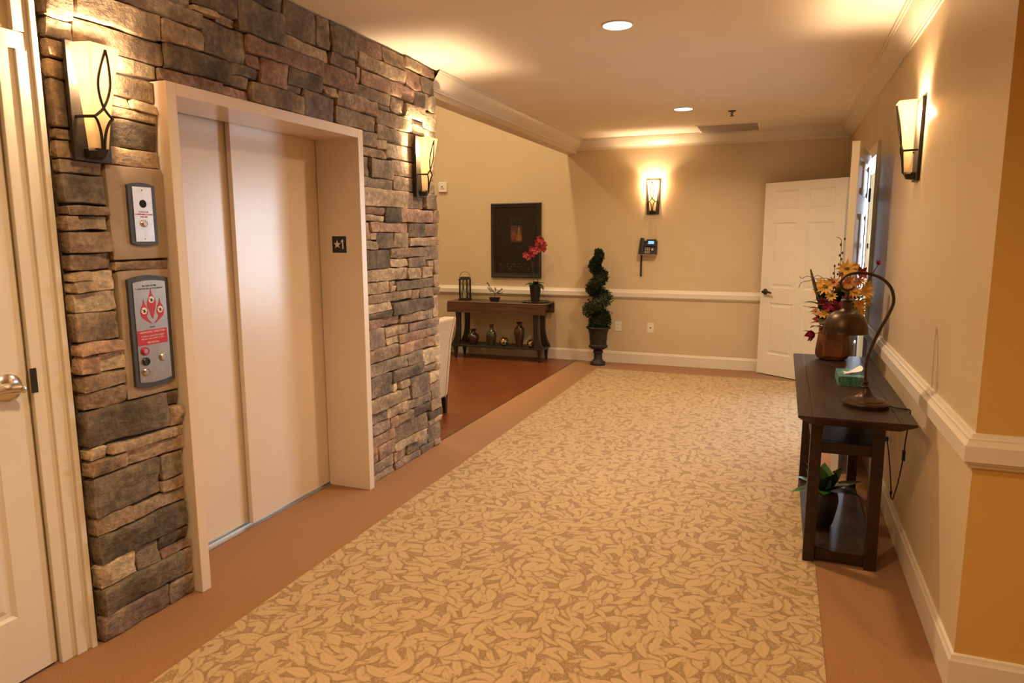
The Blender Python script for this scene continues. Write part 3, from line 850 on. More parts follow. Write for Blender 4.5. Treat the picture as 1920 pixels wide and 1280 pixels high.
def make_sconce():
    root = empty('wall_sconce')
    MB().box(-0.073, 0.073, -0.016, 0.0, 0.0, 0.408).build('back_plate', M['bronze'], root, bevel=0.002)
    # glass shade: five-sided tapering shell, open at the top
    prof = [(0.036, 0.034, 0.022, 0.062), (0.10, 0.038, 0.027, 0.068), (0.16, 0.043, 0.032, 0.076), (0.23, 0.050, 0.039, 0.086), (0.30, 0.059, 0.046, 0.097), (0.35, 0.066, 0.052, 0.106), (0.394, 0.073, 0.057, 0.114)]
    mb = MB()
    vs_, fs_ = [], []
    for z, b, f, d in prof:
        vs_ += [(-b, -0.037, z), (-f, -d, z), (f, -d, z), (b, -0.037, z)]
    for i in range(len(prof) - 1):
        for k in range(3):
            a = i * 4 + k
            fs_.append((a, a + 1, a + 5, a + 4))
    mb.add(vs_, fs_)
    mb.build('glass_shade', M['shade'], root, solid=0.004)
    # bottom cup
    MB().hexa([(-0.030, -0.016, 0.008), (-0.016, -0.052, 0.012), (0.016, -0.052, 0.012), (0.030, -0.016, 0.008)],
              [(-0.040, -0.016, 0.044), (-0.025, -0.068, 0.044), (0.025, -0.068, 0.044), (0.040, -0.016, 0.044)]).build('bottom_cup', M['bronze'], root, bevel=0.003)
    # forged strap work lying on the front glass
    def at(z):
        for i in range(len(prof) - 1):
            if prof[i][0] <= z <= prof[i + 1][0]:
                t = (z - prof[i][0]) / (prof[i + 1][0] - prof[i][0])
                return [prof[i][k] * (1 - t) + prof[i + 1][k] * t for k in range(4)]
        return prof[-1]
    st_ = MB()
    for s in (-1, 1):
        up_ = []
        for (x, z) in ((0.0, 0.378), (0.010, 0.345), (0.021, 0.295), (0.023, 0.255), (0.014, 0.215), (0.0, 0.185), (-0.018, 0.165), (-0.035, 0.151)):
            z_, b, f, d = at(z)
            up_.append((s * x, -d - 0.006, z))
        st_.tube(smooth_path(up_, 4), 0.0048, 6)
        dn = []
        for (x, z) in ((0.036, 0.151), (0.024, 0.138), (0.012, 0.108), (0.006, 0.075), (0.004, 0.042)):
            z_, b, f, d = at(z)
            dn.append((s * x, -d - 0.006, z))
        st_.tube(smooth_path(dn, 4), 0.0048, 6)
        st_.tube([(s * 0.036, -0.081, 0.151), (s * 0.048, -0.050, 0.151), (s * 0.056, -0.014, 0.151)], 0.0058, 6)
    st_.build('strap_work', M['bronze'], root, smooth=60)
    MB().lathe([(0.010, 0), (0.012, 0.02), (0.010, 0.03)], (0, -0.058, 0.25), 12).build('lamp_socket', M['white'], root, smooth=40)
    lamp('sconce_bulb', 'POINT', (0, -0.060, 0.335), SCONCE_W, LAMP, parent=root, shadow_soft_size=0.018)
    return root


SC = [((-2.368, 1.860, 1.836), 90, 'lit amber glass wall sconce by the left door, left of the elevator'),
      ((-2.368, 4.330, 1.836), 90, 'lit amber glass wall sconce at the far end of the stone wall'),
      ((-1.482, YB, 1.828), 0, 'lit amber glass wall sconce above the telephone on the back wall'),
      ((XR, 4.120, 1.838), -90, 'lit amber glass wall sconce on the right wall')]
sc0 = make_sconce()
for i, (loc, rz, label) in enumerate(SC):
    s = sc0 if i == 0 else copy_tree(sc0)
    s.location = loc; s.rotation_euler = (0, 0, R(rz))
    tag(s, label, 'wall lamp', 'amber glass wall sconces')

# ------------------------------------------------------------------ ceiling fittings
dl0 = None
for (x, y), label in zip(DOWNLIGHTS, ('round lit ceiling downlight nearest the viewer', 'round lit ceiling downlight near the air vent')):
    if dl0 is None:
        dl0 = empty('downlight', (x, y, CEIL))
        MB().lathe([(0.094, 0), (0.094, -0.003), (0.083, -0.006), (0.080, -0.004)], n=40, cap=False).build('trim_ring', M['white'], dl0, smooth=40)
        MB().lathe([(0.081, -0.002), (0.081, -0.0045)], n=40).build('diffuser', M['lens'], dl0)
        d = dl0
    else:
        d = copy_tree(dl0); d.location = (x, y, CEIL)
    tag(d, label, 'ceiling light', 'round ceiling downlights')

vn = empty('air_vent', (-0.625, 8.14, CEIL))
tag(vn, 'rectangular louvred air vent in the ceiling by the back wall', 'vent')
MB().box(-0.33, 0.33, -0.29, -0.265, -0.008, 0).box(-0.33, 0.33, 0.265, 0.29, -0.008, 0).box(-0.33, -0.305, -0.265, 0.265, -0.008, 0).box(0.305, 0.33, -0.265, 0.265, -0.008, 0).build('frame', M['ceiling'], vn, bevel=0.002)
MB().box(-0.305, 0.305, -0.265, 0.265, -0.001, 0.0).build('backing', M['mortar'], vn)
slat = None
for k in range(22):
    y = -0.253 + k * 0.0241
    if slat is None:
        slat = MB().hexa([(-0.304, -0.009, -0.001), (0.304, -0.009, -0.001), (0.304, -0.007, -0.001), (-0.304, -0.007, -0.001)],
                         [(-0.304, 0.008, -0.009), (0.304, 0.008, -0.009), (0.304, 0.010, -0.009), (-0.304, 0.010, -0.009)]).build('slat', M['vent'], vn, loc=(0, y, 0))
    else:
        c = slat.copy(); COL.objects.link(c); c.location = (0, y, 0)

sk = empty('sprinkler_head', (-0.52, 7.10, CEIL))
tag(sk, 'small dark fire sprinkler head hanging from the ceiling', 'sprinkler')
MB().lathe([(0.036, 0), (0.034, -0.006), (0.012, -0.009)], n=20).build('escutcheon', M['bronze'], sk, smooth=40)
MB().tube([(-0.010, 0, -0.006), (-0.013, 0, -0.025), (0, 0, -0.045)], 0.0025, 6).tube([(0.010, 0, -0.006), (0.013, 0, -0.025), (0, 0, -0.045)], 0.0025, 6).lathe([(0.006, -0.006), (0.004, -0.03), (0.005, -0.045)], n=10).build('frame', M['bronze'], sk, smooth=50)
MB().lathe([(0.020, -0.046), (0.020, -0.049)], n=16).build('deflector', M['bronze'], sk)

# ------------------------------------------------------------------ back wall: telephone, outlets, thermostat, picture
ph = empty('telephone', (-1.522, YB, 1.352), 0)
tag(ph, 'black wall telephone with blue screen on the back wall', 'telephone')
body = MB()
body.hexa([(-0.105, -0.0, 0), (-0.105, -0.085, 0), (0.105, -0.085, 0), (0.105, -0.0, 0)], [(-0.105, -0.0, 0.165), (-0.105, -0.030, 0.165), (0.105, -0.030, 0.165), (0.105, -0.0, 0.165)])
body.build('body', M['black'], ph, bevel=0.006)
MB().box(-0.104, 0.100, -0.086, -0.075, -0.006, 0.003).build('lower_edge', M['steel'], ph)
sc_ = empty
fy = lambda z: -0.085 + 0.055 * (z / 0.165)                                   # front face depth at height z
MB().hexa([(-0.020, fy(0.095) - 0.016, 0.098), (0.098, fy(0.095) - 0.016, 0.098), (0.098, fy(0.095) + 0.004, 0.098), (-0.020, fy(0.095) + 0.004, 0.098)],
          [(-0.018, fy(0.165) - 0.022, 0.182), (0.096, fy(0.165) - 0.022, 0.182), (0.096, fy(0.165), 0.182), (-0.018, fy(0.165), 0.182)]).build('screen_housing', M['black'], ph, bevel=0.003)


def on_face(x0, x1, z0, z1, lift):
    return MB().hexa([(x0, fy(z0) - lift, z0), (x1, fy(z0) - lift, z0), (x1, fy(z0) - lift + 0.003, z0), (x0, fy(z0) - lift + 0.003, z0)],
                     [(x0, fy(z1) - lift, z1), (x1, fy(z1) - lift, z1), (x1, fy(z1) - lift + 0.003, z1), (x0, fy(z1) - lift + 0.003, z1)])


def tilted(x0, x1, z0, z1, y0, y1, th=0.003):
    return MB().hexa([(x0, y0 - th, z0), (x1, y0 - th, z0), (x1, y0, z0), (x0, y0, z0)], [(x0, y1 - th, z1), (x1, y1 - th, z1), (x1, y1, z1), (x0, y1, z1)])


hy = lambda z: (fy(0.095) - 0.016) + ((fy(0.165) - 0.022) - (fy(0.095) - 0.016)) * (z - 0.098) / 0.084
tilted(0.004, 0.072, 0.126, 0.160, hy(0.126), hy(0.160)).build('screen', M['screen'], ph)
for (x, z) in ((-0.008, 0.132), (0.083, 0.150), (0.083, 0.138)):
    tilted(x - 0.004, x + 0.004, z - 0.004, z + 0.004, hy(z - 0.004), hy(z + 0.004)).build('indicator', M['steel'] if x < 0 else M['bezel'], ph)
for r_ in range(4):
    for c_ in range(3):
        x, z = -0.026 + c_ * 0.022, 0.022 + r_ * 0.018
        on_face(x - 0.007, x + 0.007, z - 0.0055, z + 0.0055, 0.0035).build('key', M['steel'], ph)
on_face(0.045, 0.067, 0.050, 0.074, 0.0035).build('navigation_key', M['steel'], ph)
hs = MB()
hs.hexa([(-0.104, fy(0.0) - 0.030, 0.004), (-0.050, fy(0.0) - 0.030, 0.004), (-0.050, fy(0.0) + 0.002, 0.004), (-0.104, fy(0.0) + 0.002, 0.004)],
        [(-0.092, fy(0.165) - 0.034, 0.200), (-0.046, fy(0.165) - 0.034, 0.200), (-0.046, fy(0.165) + 0.002, 0.200), (-0.092, fy(0.165) + 0.002, 0.200)])
hs.build('handset', M['black'], ph, bevel=0.010, segs=3)
cp = []
for k in range(150):
    a = k * 0.9; z = -0.01 - 0.255 * k / 149
    cp.append((-0.083 + 0.010 * math.cos(a), -0.012 - 0.0 + 0.008 * math.sin(a) - 0.006, z))
MB().tube(cp, 0.0036, 5).build('coiled_cord', M['black'], ph, smooth=60)


def outlet(loc, rz, label, duplex=True):
    o = empty('wall_outlet', loc, rz)
    tag(o, label, 'outlet')
    MB().box(-0.040, 0.040, -0.006, 0, -0.062, 0.062).build('cover_plate', M['white'], o, bevel=0.003)
    for z in ((-0.021, 0.021) if duplex else (0.0,)):
        r = MB().box(-0.017, 0.017, -0.008, -0.006, z - 0.015, z + 0.015).build('receptacle', M['white'], o, bevel=0.002)
        if duplex: MB().box(-0.009, -0.006, -0.0086, -0.008, z - 0.004, z + 0.008).box(0.006, 0.009, -0.0086, -0.008, z - 0.004, z + 0.008).build('slot', M['void'], r)
        else: MB().box(-0.008, 0.008, -0.0086, -0.008, -0.007, 0.007).build('jack', M['void'], r)
    return o


outlet((-1.877, YB, 0.459), 0, 'cream duplex outlet right beside the spiral topiary')
outlet((-1.475, YB, 0.457), 0, 'cream data jack plate below the telephone', False)
outlet((XR, 4.325, 0.399), R(-90), 'cream outlet on the right wall with the lamp plug in it')

th = empty('thermostat', (-4.285, YB, 2.225))
tag(th, 'small white sensor box on the wall beside the stone wall end', 'thermostat')
MB().box(-0.062, 0.062, -0.028, 0, -0.065, 0.065).build('housing', M['white'], th, bevel=0.006)
MB().box(-0.030, 0.030, -0.034, -0.028, -0.020, 0.036).build('face', M['trim'], th, bevel=0.003)
MB().lathe([(0.008, 0), (0.008, 0.004)], (0, -0.034, 0.006), 12, 'y').build('sensor_eye', M['bezel'], th)

pc = empty('framed_picture', (-3.238, YB, 1.519))
tag(pc, 'tall dark framed picture of vessels above the walnut console table', 'picture')
pw_, ph_ = 0.345, 0.480
fr = MB()
prof = [(0, 0), (0, 0.030), (0.010, 0.036), (0.022, 0.032), (0.040, 0.024), (0.052, 0.026), (0.058, 0.018), (0.058, 0)]
rings = [[(-pw_ + a, -b, -ph_ + a), (pw_ - a, -b, -ph_ + a), (pw_ - a, -b, ph_ - a), (-pw_ + a, -b, ph_ - a)] for a, b in prof]
vs_ = [p for r in rings for p in r]
fr.add(vs_, [(i * 4 + k, i * 4 + (k + 1) % 4, i * 4 + 4 + (k + 1) % 4, i * 4 + 4 + k) for i in range(len(prof) - 1) for k in range(4)])
fr.build('frame', M['ebony'], pc, smooth=30)
gd = MB()
for a, b in ((0.046, 0.027),):
    w_, h_ = pw_ - a, ph_ - a
    gd.tube([(-w_, -b, -h_), (w_, -b, -h_), (w_, -b, h_), (-w_, -b, h_)], 0.004, 6, closed=True)
w_, h_ = pw_ - 0.095, ph_ - 0.095
gd.tube([(-w_, -0.011, -h_), (w_, -0.011, -h_), (w_, -0.011, h_), (-w_, -0.011, h_)], 0.003, 6, closed=True)
gd.build('gilt_fillet', M['lamp_metal'], pc)
MB().box(-pw_ + 0.05, pw_ - 0.05, -0.010, 0, -ph_ + 0.05, ph_ - 0.05).build('mat_board', plain('dark_picture_board', (0.008, 0.005, 0.005), 0.22, var=0.3, scale=20), pc)
MB().box(-0.075, 0.085, -0.014, -0.010, -0.020, 0.195).build('painted_ground', plain('umber_paint', (0.06, 0.022, 0.012), 0.4, var=0.5, scale=25), pc)
bt = [(0.0, 0.0), (0.035, 0.0), (0.045, 0.035), (0.036, 0.065), (0.016, 0.085), (0.012, 0.16), (0.016, 0.175)]
MB().prism_y([(0.04 + x, z) for x, z in bt] + [(0.04 - x, z) for x, z in bt[::-1]], -0.016, -0.014).build('painted_bottle', plain('ochre_paint', (0.22, 0.085, 0.03), 0.4, var=0.4, scale=40), pc)
jr = [(0.0, 0.0), (0.022, 0.0), (0.038, 0.04), (0.036, 0.075), (0.02, 0.095), (0.026, 0.11)]
MB().prism_y([(-0.032 + x, 0.01 + z) for x, z in jr] + [(-0.032 - x, 0.01 + z) for x, z in jr[::-1]], -0.016, -0.014).build('painted_jar', plain('rust_paint', (0.14, 0.045, 0.02), 0.4, var=0.4, scale=40), pc)
sw = MB()
for s in (-1, 1):
    for j in range(5):
        cx = s * (0.03 + j * 0.048); cz = -0.335 + 0.012 * (-1) ** j
        for base_z, sx in ((cz, 1.0), (cz + 0.59 if j < 3 else None, 0.6)):
            if base_z is None: continue
            pts = []
            for k in range(16):
                a = k * 0.42; r_ = 0.030 * (1 - k / 19)
                pts.append((cx * sx + s * r_ * math.cos(a), -0.0125, base_z + r_ * math.sin(a) * (-1) ** j))
            sw.tube(pts, 0.0028, 4)
for k in range(26):
    a = k / 26 * 2 * math.pi
    cx, cz = 0.005 + 0.135 * math.cos(a), 0.088 + 0.165 * math.sin(a)
    sw.tube([(cx, -0.0125, cz), (cx + 0.018 * math.cos(a + 1), -0.0125, cz + 0.018 * math.sin(a + 1)), (cx + 0.024 * math.cos(a + 2.2), -0.0125, cz + 0.024 * math.sin(a + 2.2))], 0.0028, 4)
tag(sw.build('scroll_ornament', plain('carved_board', (0.05, 0.034, 0.028), 0.35), pc, smooth=60), kind='stuff')

# ------------------------------------------------------------------ spiral topiary in urn
tp = empty('spiral_topiary', (-2.07, 8.245, 0))
tag(tp, 'spiral clipped evergreen topiary in a black footed urn', 'topiary')
MB().lathe([(0.094, 0), (0.094, 0.028), (0.086, 0.044), (0.062, 0.058), (0.051, 0.080), (0.051, 0.145), (0.062, 0.152), (0.062, 0.170), (0.052, 0.178), (0.060, 0.190), (0.092, 0.205), (0.113, 0.225), (0.116, 0.243), (0.100, 0.258),
            (0.104, 0.300), (0.112, 0.390), (0.126, 0.440), (0.150, 0.455), (0.154, 0.468), (0.148, 0.476), (0.132, 0.474), (0.122, 0.43)], n=32, cap=True).build('urn', M['urn'], tp, smooth=40)
fl_ = MB()
for k in range(16):
    a = 2 * math.pi * k / 16
    fl_.lathe([(0.002, -0.020), (0.013, -0.010), (0.015, 0.0), (0.010, 0.014), (0.002, 0.020)], (0.103 * math.cos(a), 0.103 * math.sin(a), 0.232), 8)
fl_.build('urn_gadroon', M['urn'], tp, smooth=60)
MB().tube([(0, 0, 0.42), (0.01, 0, 0.8), (-0.01, 0, 1.3)], [0.014, 0.012, 0.006], 8).build('trunk', M['twig'], tp)
fo = MB()
rr = random.Random(3)
core, crad = [], []
for k in range(90):
    t = k / 89
    ang = -1.2 + t * 2 * math.pi * 3.4
    hr = (0.062 * (1 - t) + 0.022) * (0.3 if t < 0.12 else 1)
    core.append((hr * math.cos(ang) - 0.03 * t, hr * math.sin(ang), 0.50 + 0.90 * t))
    crad.append((0.105 * (1 - t) ** 0.7 + 0.036) * 0.62)
fo.tube(core, crad, 10)
N = 11000
for k in range(N):
    t = rr.random() ** 1.15
    if k < 1400: t = rr.random() * 0.12
    z = 0.50 + 0.90 * t
    ang = -1.2 + t * 2 * math.pi * 3.4
    hr = 0.062 * (1 - t) + 0.022
    tr_ = 0.105 * (1 - t) ** 0.7 + 0.036
    if t < 0.12: hr *= 0.3; tr_ = 0.125
    c = Vector((hr * math.cos(ang) - 0.03 * t, hr * math.sin(ang), z))
    d = Vector((rr.gauss(0, 1), rr.gauss(0, 1), rr.gauss(0, 0.75))).normalized()
    p = c + Vector((d.x, d.y, d.z * 0.75)) * tr_ * (0.55 + 0.48 * rr.random())
    u_ = Vector((rr.gauss(0, 1), rr.gauss(0, 1), rr.gauss(0, 1))).normalized()
    u_ = (u_ + d * 1.1).normalized()
    w_ = u_.cross(Vector((rr.random(), rr.random(), rr.random())) + Vector((0.01, 0, 0))).normalized()
    l_ = 0.020 + 0.012 * rr.random()
    fo.add([p, p + u_ * l_ * 0.5 + w_ * l_ * 0.28, p + u_ * l_, p + u_ * l_ * 0.5 - w_ * l_ * 0.28], [(0, 1, 2, 3)])
fo.build('foliage', M['foliage'], tp)

# ------------------------------------------------------------------ walnut console table in the living room
ct = empty('console_table', (-3.37, 8.245, 0))
tag(ct, 'walnut console table with curved dark legs against the back wall', 'console table')
TW, TD, TZ = 0.672, 0.195, 0.748
MB().box(-TW, TW, -TD, TD, TZ - 0.022, TZ).build('table_top', M['walnut'], ct, bevel=0.010, segs=3)
MB().box(-TW, TW, -TD, -TD + 0.020, TZ - 0.142, TZ - 0.022).build('front_leaf', M['walnut'], ct, bevel=0.003)
MB().box(-TW, TW, TD - 0.020, TD, TZ - 0.142, TZ - 0.022).build('rear_leaf', M['walnut'], ct, bevel=0.003)
for s in (-1, 1):
    MB().box(s * (TW - 0.06) - 0.012, s * (TW - 0.06) + 0.012, -TD + 0.024, TD - 0.024, TZ - 0.10, TZ - 0.022).build('end_rail', M['ebony'], ct)


def sabre_leg(x, y, sx, sy):
    mb = MB()
    rows = [(0.606, 0.0, 0.060), (0.54, -0.002, 0.054), (0.44, -0.002, 0.050), (0.36, 0.002, 0.054), (0.28, 0.012, 0.066), (0.22, 0.028, 0.084), (0.178, 0.042, 0.100)]
    pts = []
    for z, o, h in rows:
        pts.append([(x + sx * o - h * 0.55, y - 0.024, z), (x + sx * o + h * 0.55, y - 0.024, z), (x + sx * o + h * 0.55, y + 0.024, z), (x + sx * o - h * 0.55, y + 0.024, z)])
    for a, b in zip(pts[1:], pts[:-1]): mb.hexa(a, b)
    fx = x + sx * 0.046
    mb.hexa([(fx - 0.011, y - 0.011, 0), (fx + 0.011, y - 0.011, 0), (fx + 0.011, y + 0.011, 0), (fx - 0.011, y + 0.011, 0)],
            [(fx - 0.024, y - 0.024, 0.155), (fx + 0.024, y - 0.024, 0.155), (fx + 0.024, y + 0.024, 0.155), (fx - 0.024, y + 0.024, 0.155)])
    return mb


for s in (-1, 1):
    for y in (-0.135, 0.135):
        sabre_leg(s * 0.535, y, s, 1).build('leg', M['ebony'], ct, merge=True)
MB().box(-0.63, 0.63, -0.165, 0.165, 0.155, 0.178).build('lower_shelf', M['ebony'], ct, bevel=0.004)


def deco(name, prof, loc, mat, label, cat, n=28):
    return tag(MB().lathe(prof, n=n).build(name, mat, None, smooth=50, loc=loc), label, cat)


SH = 0.178
deco('round_vase', [(0.036, 0), (0.055, 0.025), (0.074, 0.070), (0.076, 0.095), (0.062, 0.130), (0.032, 0.150), (0.027, 0.162), (0.029, 0.180), (0.046, 0.196), (0.040, 0.196), (0.022, 0.175)],
     (-3.735, 8.20, SH), M['glaze'], 'squat black glazed vase with flared lip on the lower shelf', 'vase')
deco('bottle_vase', [(0.040, 0), (0.056, 0.040), (0.068, 0.110), (0.064, 0.150), (0.036, 0.192), (0.027, 0.205), (0.025, 0.255), (0.030, 0.268), (0.024, 0.268), (0.020, 0.22)],
     (-3.478, 8.20, SH), M['green_glaze'], 'olive brown bottle shaped vase on the lower shelf', 'vase')
deco('tall_vase', [(0.040, 0), (0.048, 0.05), (0.064, 0.13), (0.070, 0.185), (0.060, 0.235), (0.032, 0.262), (0.027, 0.280), (0.032, 0.300), (0.050, 0.312), (0.044, 0.312), (0.022, 0.285)],
     (-3.090, 8.20, SH), M['glaze'], 'tall dark red brown vase, biggest on the lower shelf', 'vase')


def ball(x, r, label):
    prof = [(r * math.sin(math.pi * i / 14) + 0.0002, r - r * math.cos(math.pi * i / 14)) for i in range(15)]
    deco('mosaic_ball', prof, (x, 8.17, SH), M['mosaic'], label, 'ornament')


ball(-3.292, 0.060, 'gold mosaic ball between the two taller vases')
ball(-2.924, 0.053, 'gold mosaic ball nearest the right leg of the walnut table')

# lantern
lt = empty('candle_lantern', (-3.87, 8.245, TZ))
tag(lt, 'black metal candle lantern with wire handle on the walnut table', 'lantern')
w = 0.052
MB().box(-0.066, 0.066, -0.066, 0.066, 0, 0.022).box(-0.058, 0.058, -0.058, 0.058, 0.022, 0.03).build('base', M['bronze'], lt, bevel=0.002)
for sx in (-1, 1):
    for sy in (-1, 1):
        MB().box(sx * w - 0.008, sx * w + 0.008, sy * w - 0.008, sy * w + 0.008, 0.03, 0.268).build('post', M['bronze'], lt)
MB().box(-0.062, 0.062, -0.062, 0.062, 0.268, 0.282).hexa([(-0.052, -0.052, 0.282), (0.052, -0.052, 0.282), (0.052, 0.052, 0.282), (-0.052, 0.052, 0.282)], [(-0.044, -0.044, 0.305), (0.044, -0.044, 0.305), (0.044, 0.044, 0.305), (-0.044, 0.044, 0.305)]).build('cap', M['bronze'], lt, bevel=0.002)
wr = MB()
for s in (-1, 1):
    for q in (-1, 1):
        wr.tube(smooth_path([(q * 0.042, s * w, 0.035), (q * 0.006, s * w, 0.12), (q * 0.006, s * w, 0.165), (q * 0.042, s * w, 0.262)], 6), 0.002, 5)
        wr.tube(smooth_path([(s * w, q * 0.042, 0.035), (s * w, q * 0.006, 0.12), (s * w, q * 0.006, 0.165), (s * w, q * 0.042, 0.262)], 6), 0.002, 5)
wr.build('wire_tracery', M['bronze'], lt)
for s in (-1, 1):
    MB().box(-0.044, 0.044, s * 0.046 - 0.001, s * 0.046 + 0.001, 0.03, 0.268).build('glass_pane', M['glass'], lt)
    MB().box(s * 0.046 - 0.001, s * 0.046 + 0.001, -0.044, 0.044, 0.03, 0.268).build('glass_pane', M['glass'], lt)
MB().lathe([(0.027, 0.03), (0.027, 0.13), (0.010, 0.133)], n=18).build('candle', M['white'], lt, smooth=40)
hp = [(0.078 * math.cos(a), 0, 0.292 + 0.080 * math.sin(a)) for a in [math.pi * k / 16 for k in range(17)]]
MB().tube(hp, 0.003, 6).box(-0.080, -0.058, -0.004, 0.004, 0.287, 0.296).box(0.058, 0.080, -0.004, 0.004, 0.287, 0.296).build('handle', M['bronze'], lt, smooth=50)

# little bonsai
bn = empty('bonsai', (-3.43, 8.20, TZ))
tag(bn, 'tiny bonsai tree in a small dark tray on the walnut table', 'bonsai')
MB().hexa([(-0.046, -0.030, 0), (0.046, -0.030, 0), (0.046, 0.030, 0), (-0.046, 0.030, 0)], [(-0.066, -0.040, 0.052), (0.066, -0.040, 0.052), (0.066, 0.040, 0.052), (-0.066, 0.040, 0.052)]).build('tray', M['pot'], bn, bevel=0.003)
MB().box(-0.056, 0.056, -0.032, 0.032, 0.050, 0.055).build('soil', M['twig'], bn)
br = MB()
branches = [[(0.0, 0, 0.052), (0.002, 0, 0.09), (-0.015, 0, 0.125), (-0.055, 0, 0.165), (-0.085, 0, 0.215), (-0.10, 0.0, 0.235)],
            [(0.002, 0, 0.09), (0.03, 0.01, 0.115), (0.065, 0.01, 0.13), (0.10, 0, 0.165)], [(-0.015, 0, 0.125), (-0.05, -0.02, 0.14), (-0.09, -0.01, 0.17)],
            [(0.03, 0.01, 0.115), (0.06, -0.02, 0.10), (0.11, -0.01, 0.115)], [(0.0, 0, 0.12), (0.01, 0.01, 0.15), (0.005, 0, 0.165)]]
for b in branches: br.tube(smooth_path(b, 4), 0.0035, 5)
br.build('branches', M['twig'], bn, smooth=60)
bl = MB()
rr = random.Random(9)
for b in branches:
    sp_ = smooth_path(b, 6)
    for p in sp_[len(sp_) // 3::2]:
        for q in range(5):
            d = Vector((rr.gauss(0, 1), rr.gauss(0, 1), rr.gauss(0, 1))).normalized()
            bl.blade(p + d * 0.004, d, 0.018, 0.012, n=2)
bl.build('leaves', M['olive_leaf'], bn)

# orchid on a plate
tag(MB().lathe([(0.10, 0), (0.165, 0.006), (0.180, 0.015), (0.176, 0.017), (0.150, 0.010), (0.02, 0.007)], n=36).build('plate', M['walnut'], None, smooth=50, loc=(-2.885, 8.245, TZ)), 'round dark wood plate under the orchid pot', 'plate')
oc = empty('potted_orchid', (-2.893, 8.245, TZ + 0.007))
tag(oc, 'red orchid in a black pot standing on the dark plate', 'potted plant')
MB().lathe([(0.052, 0), (0.060, 0.06), (0.072, 0.18), (0.080, 0.205), (0.080, 0.222), (0.070, 0.222), (0.064, 0.19)], n=24).build('pot', M['pot'], oc, smooth=40)
lv = MB()
for az, el_, L, wd in ((200, 25, 0.14, 0.085), (330, 10, 0.16, 0.085), (265, 35, 0.15, 0.10), (20, 40, 0.12, 0.08), (120, 35, 0.10, 0.08), (300, 55, 0.12, 0.075)):
    d = Vector((math.cos(R(az)) * math.cos(R(el_)), math.sin(R(az)) * math.cos(R(el_)), math.sin(R(el_))))
    lv.blade((d.x * 0.02, d.y * 0.02, 0.21), d, L, wd, droop=1.5)
lv.build('leaves', M['dark_leaf'], oc, smooth=60)
stems = [[(-0.02, 0, 0.2), (-0.03, 0, 0.32), (-0.035, -0.01, 0.45), (-0.06, -0.01, 0.56), (-0.10, -0.02, 0.585)], [(0.02, 0, 0.2), (0.045, 0, 0.38), (0.055, 0, 0.56), (0.05, -0.01, 0.68), (0.09, -0.02, 0.765)]]
sm = MB()
for s in stems: sm.tube(smooth_path(s, 6), 0.004, 6)
sm.build('stems', M['dark_leaf'], oc, smooth=60)
rr = random.Random(21)
for (x, z) in ((-0.115, 0.585), (-0.06, 0.60), (-0.075, 0.555), (-0.02, 0.645), (-0.015, 0.60), (0.03, 0.68), (0.02, 0.63), (0.06, 0.655), (0.075, 0.72), (0.03, 0.74), (0.10, 0.755), (0.12, 0.71), (0.085, 0.775), (0.125, 0.66), (-0.055, 0.66), (0.055, 0.785)):
    fb = MB()
    c = Vector((x, -0.02 + rr.uniform(-0.03, 0.03), z))
    ax = Vector((rr.uniform(-0.5, 0.5), -1, rr.uniform(-0.3, 0.4))).normalized()
    e1 = ax.cross(Vector((0, 0, 1))).normalized(); e2 = e1.cross(ax)
    for k in range(5):
        a = 2 * math.pi * k / 5 + rr.random()
        d = e1 * math.cos(a) + e2 * math.sin(a) + ax * 0.25
        fb.blade(c, d, 0.048, 0.044, droop=0.2, n=3, side=ax.cross(d))
    fb.build('blossom', M['orchid'], oc)

# dark round pot on the floor
deco('floor_basket', [(0.11, 0), (0.155, 0.05), (0.185, 0.13), (0.185, 0.22), (0.165, 0.32), (0.140, 0.37), (0.146, 0.385), (0.130, 0.385), (0.125, 0.33)], (-4.27, 8.22, 0), M['pot'],
     'dark rounded floor pot half hidden beside the walnut table', 'pot')

# ------------------------------------------------------------------ upholstered chair beyond the stone wall
ac = empty('armchair', (-3.035, 5.165, 0), R(90))
tag(ac, 'cream upholstered chair with leaning back, peeking out behind the stone wall', 'armchair')
MB().box(-0.31, 0.31, -0.24, 0.38, 0.16, 0.36).build('seat_base', M['fabric'], ac, bevel=0.025, segs=3)
MB().box(-0.27, 0.27, -0.14, 0.39, 0.36, 0.48).build('seat_cushion', M['fabric'], ac, bevel=0.05, segs=4)
bk = MB()
rows = [(0.15, 0.300, -0.285), (0.30, 0.302, -0.302), (0.60, 0.306, -0.330), (0.66, 0.308, -0.337), (0.76, 0.312, -0.355), (0.84, 0.316, -0.375), (0.872, 0.316, -0.383)]
for (z0, h0, y0), (z1, h1, y1) in zip(rows[:-1], rows[1:]):
    bk.hexa([(-h0, y0, z0), (h0, y0, z0), (h0 - 0.03, y0 + 0.12, z0), (-h0 + 0.03, y0 + 0.12, z0)], [(-h1, y1, z1), (h1, y1, z1), (h1 - 0.03, y1 + 0.12, z1), (-h1 + 0.03, y1 + 0.12, z1)])
bk.build('backrest', M['fabric'], ac, merge=True, smooth=50, bevel=0.02, segs=3)
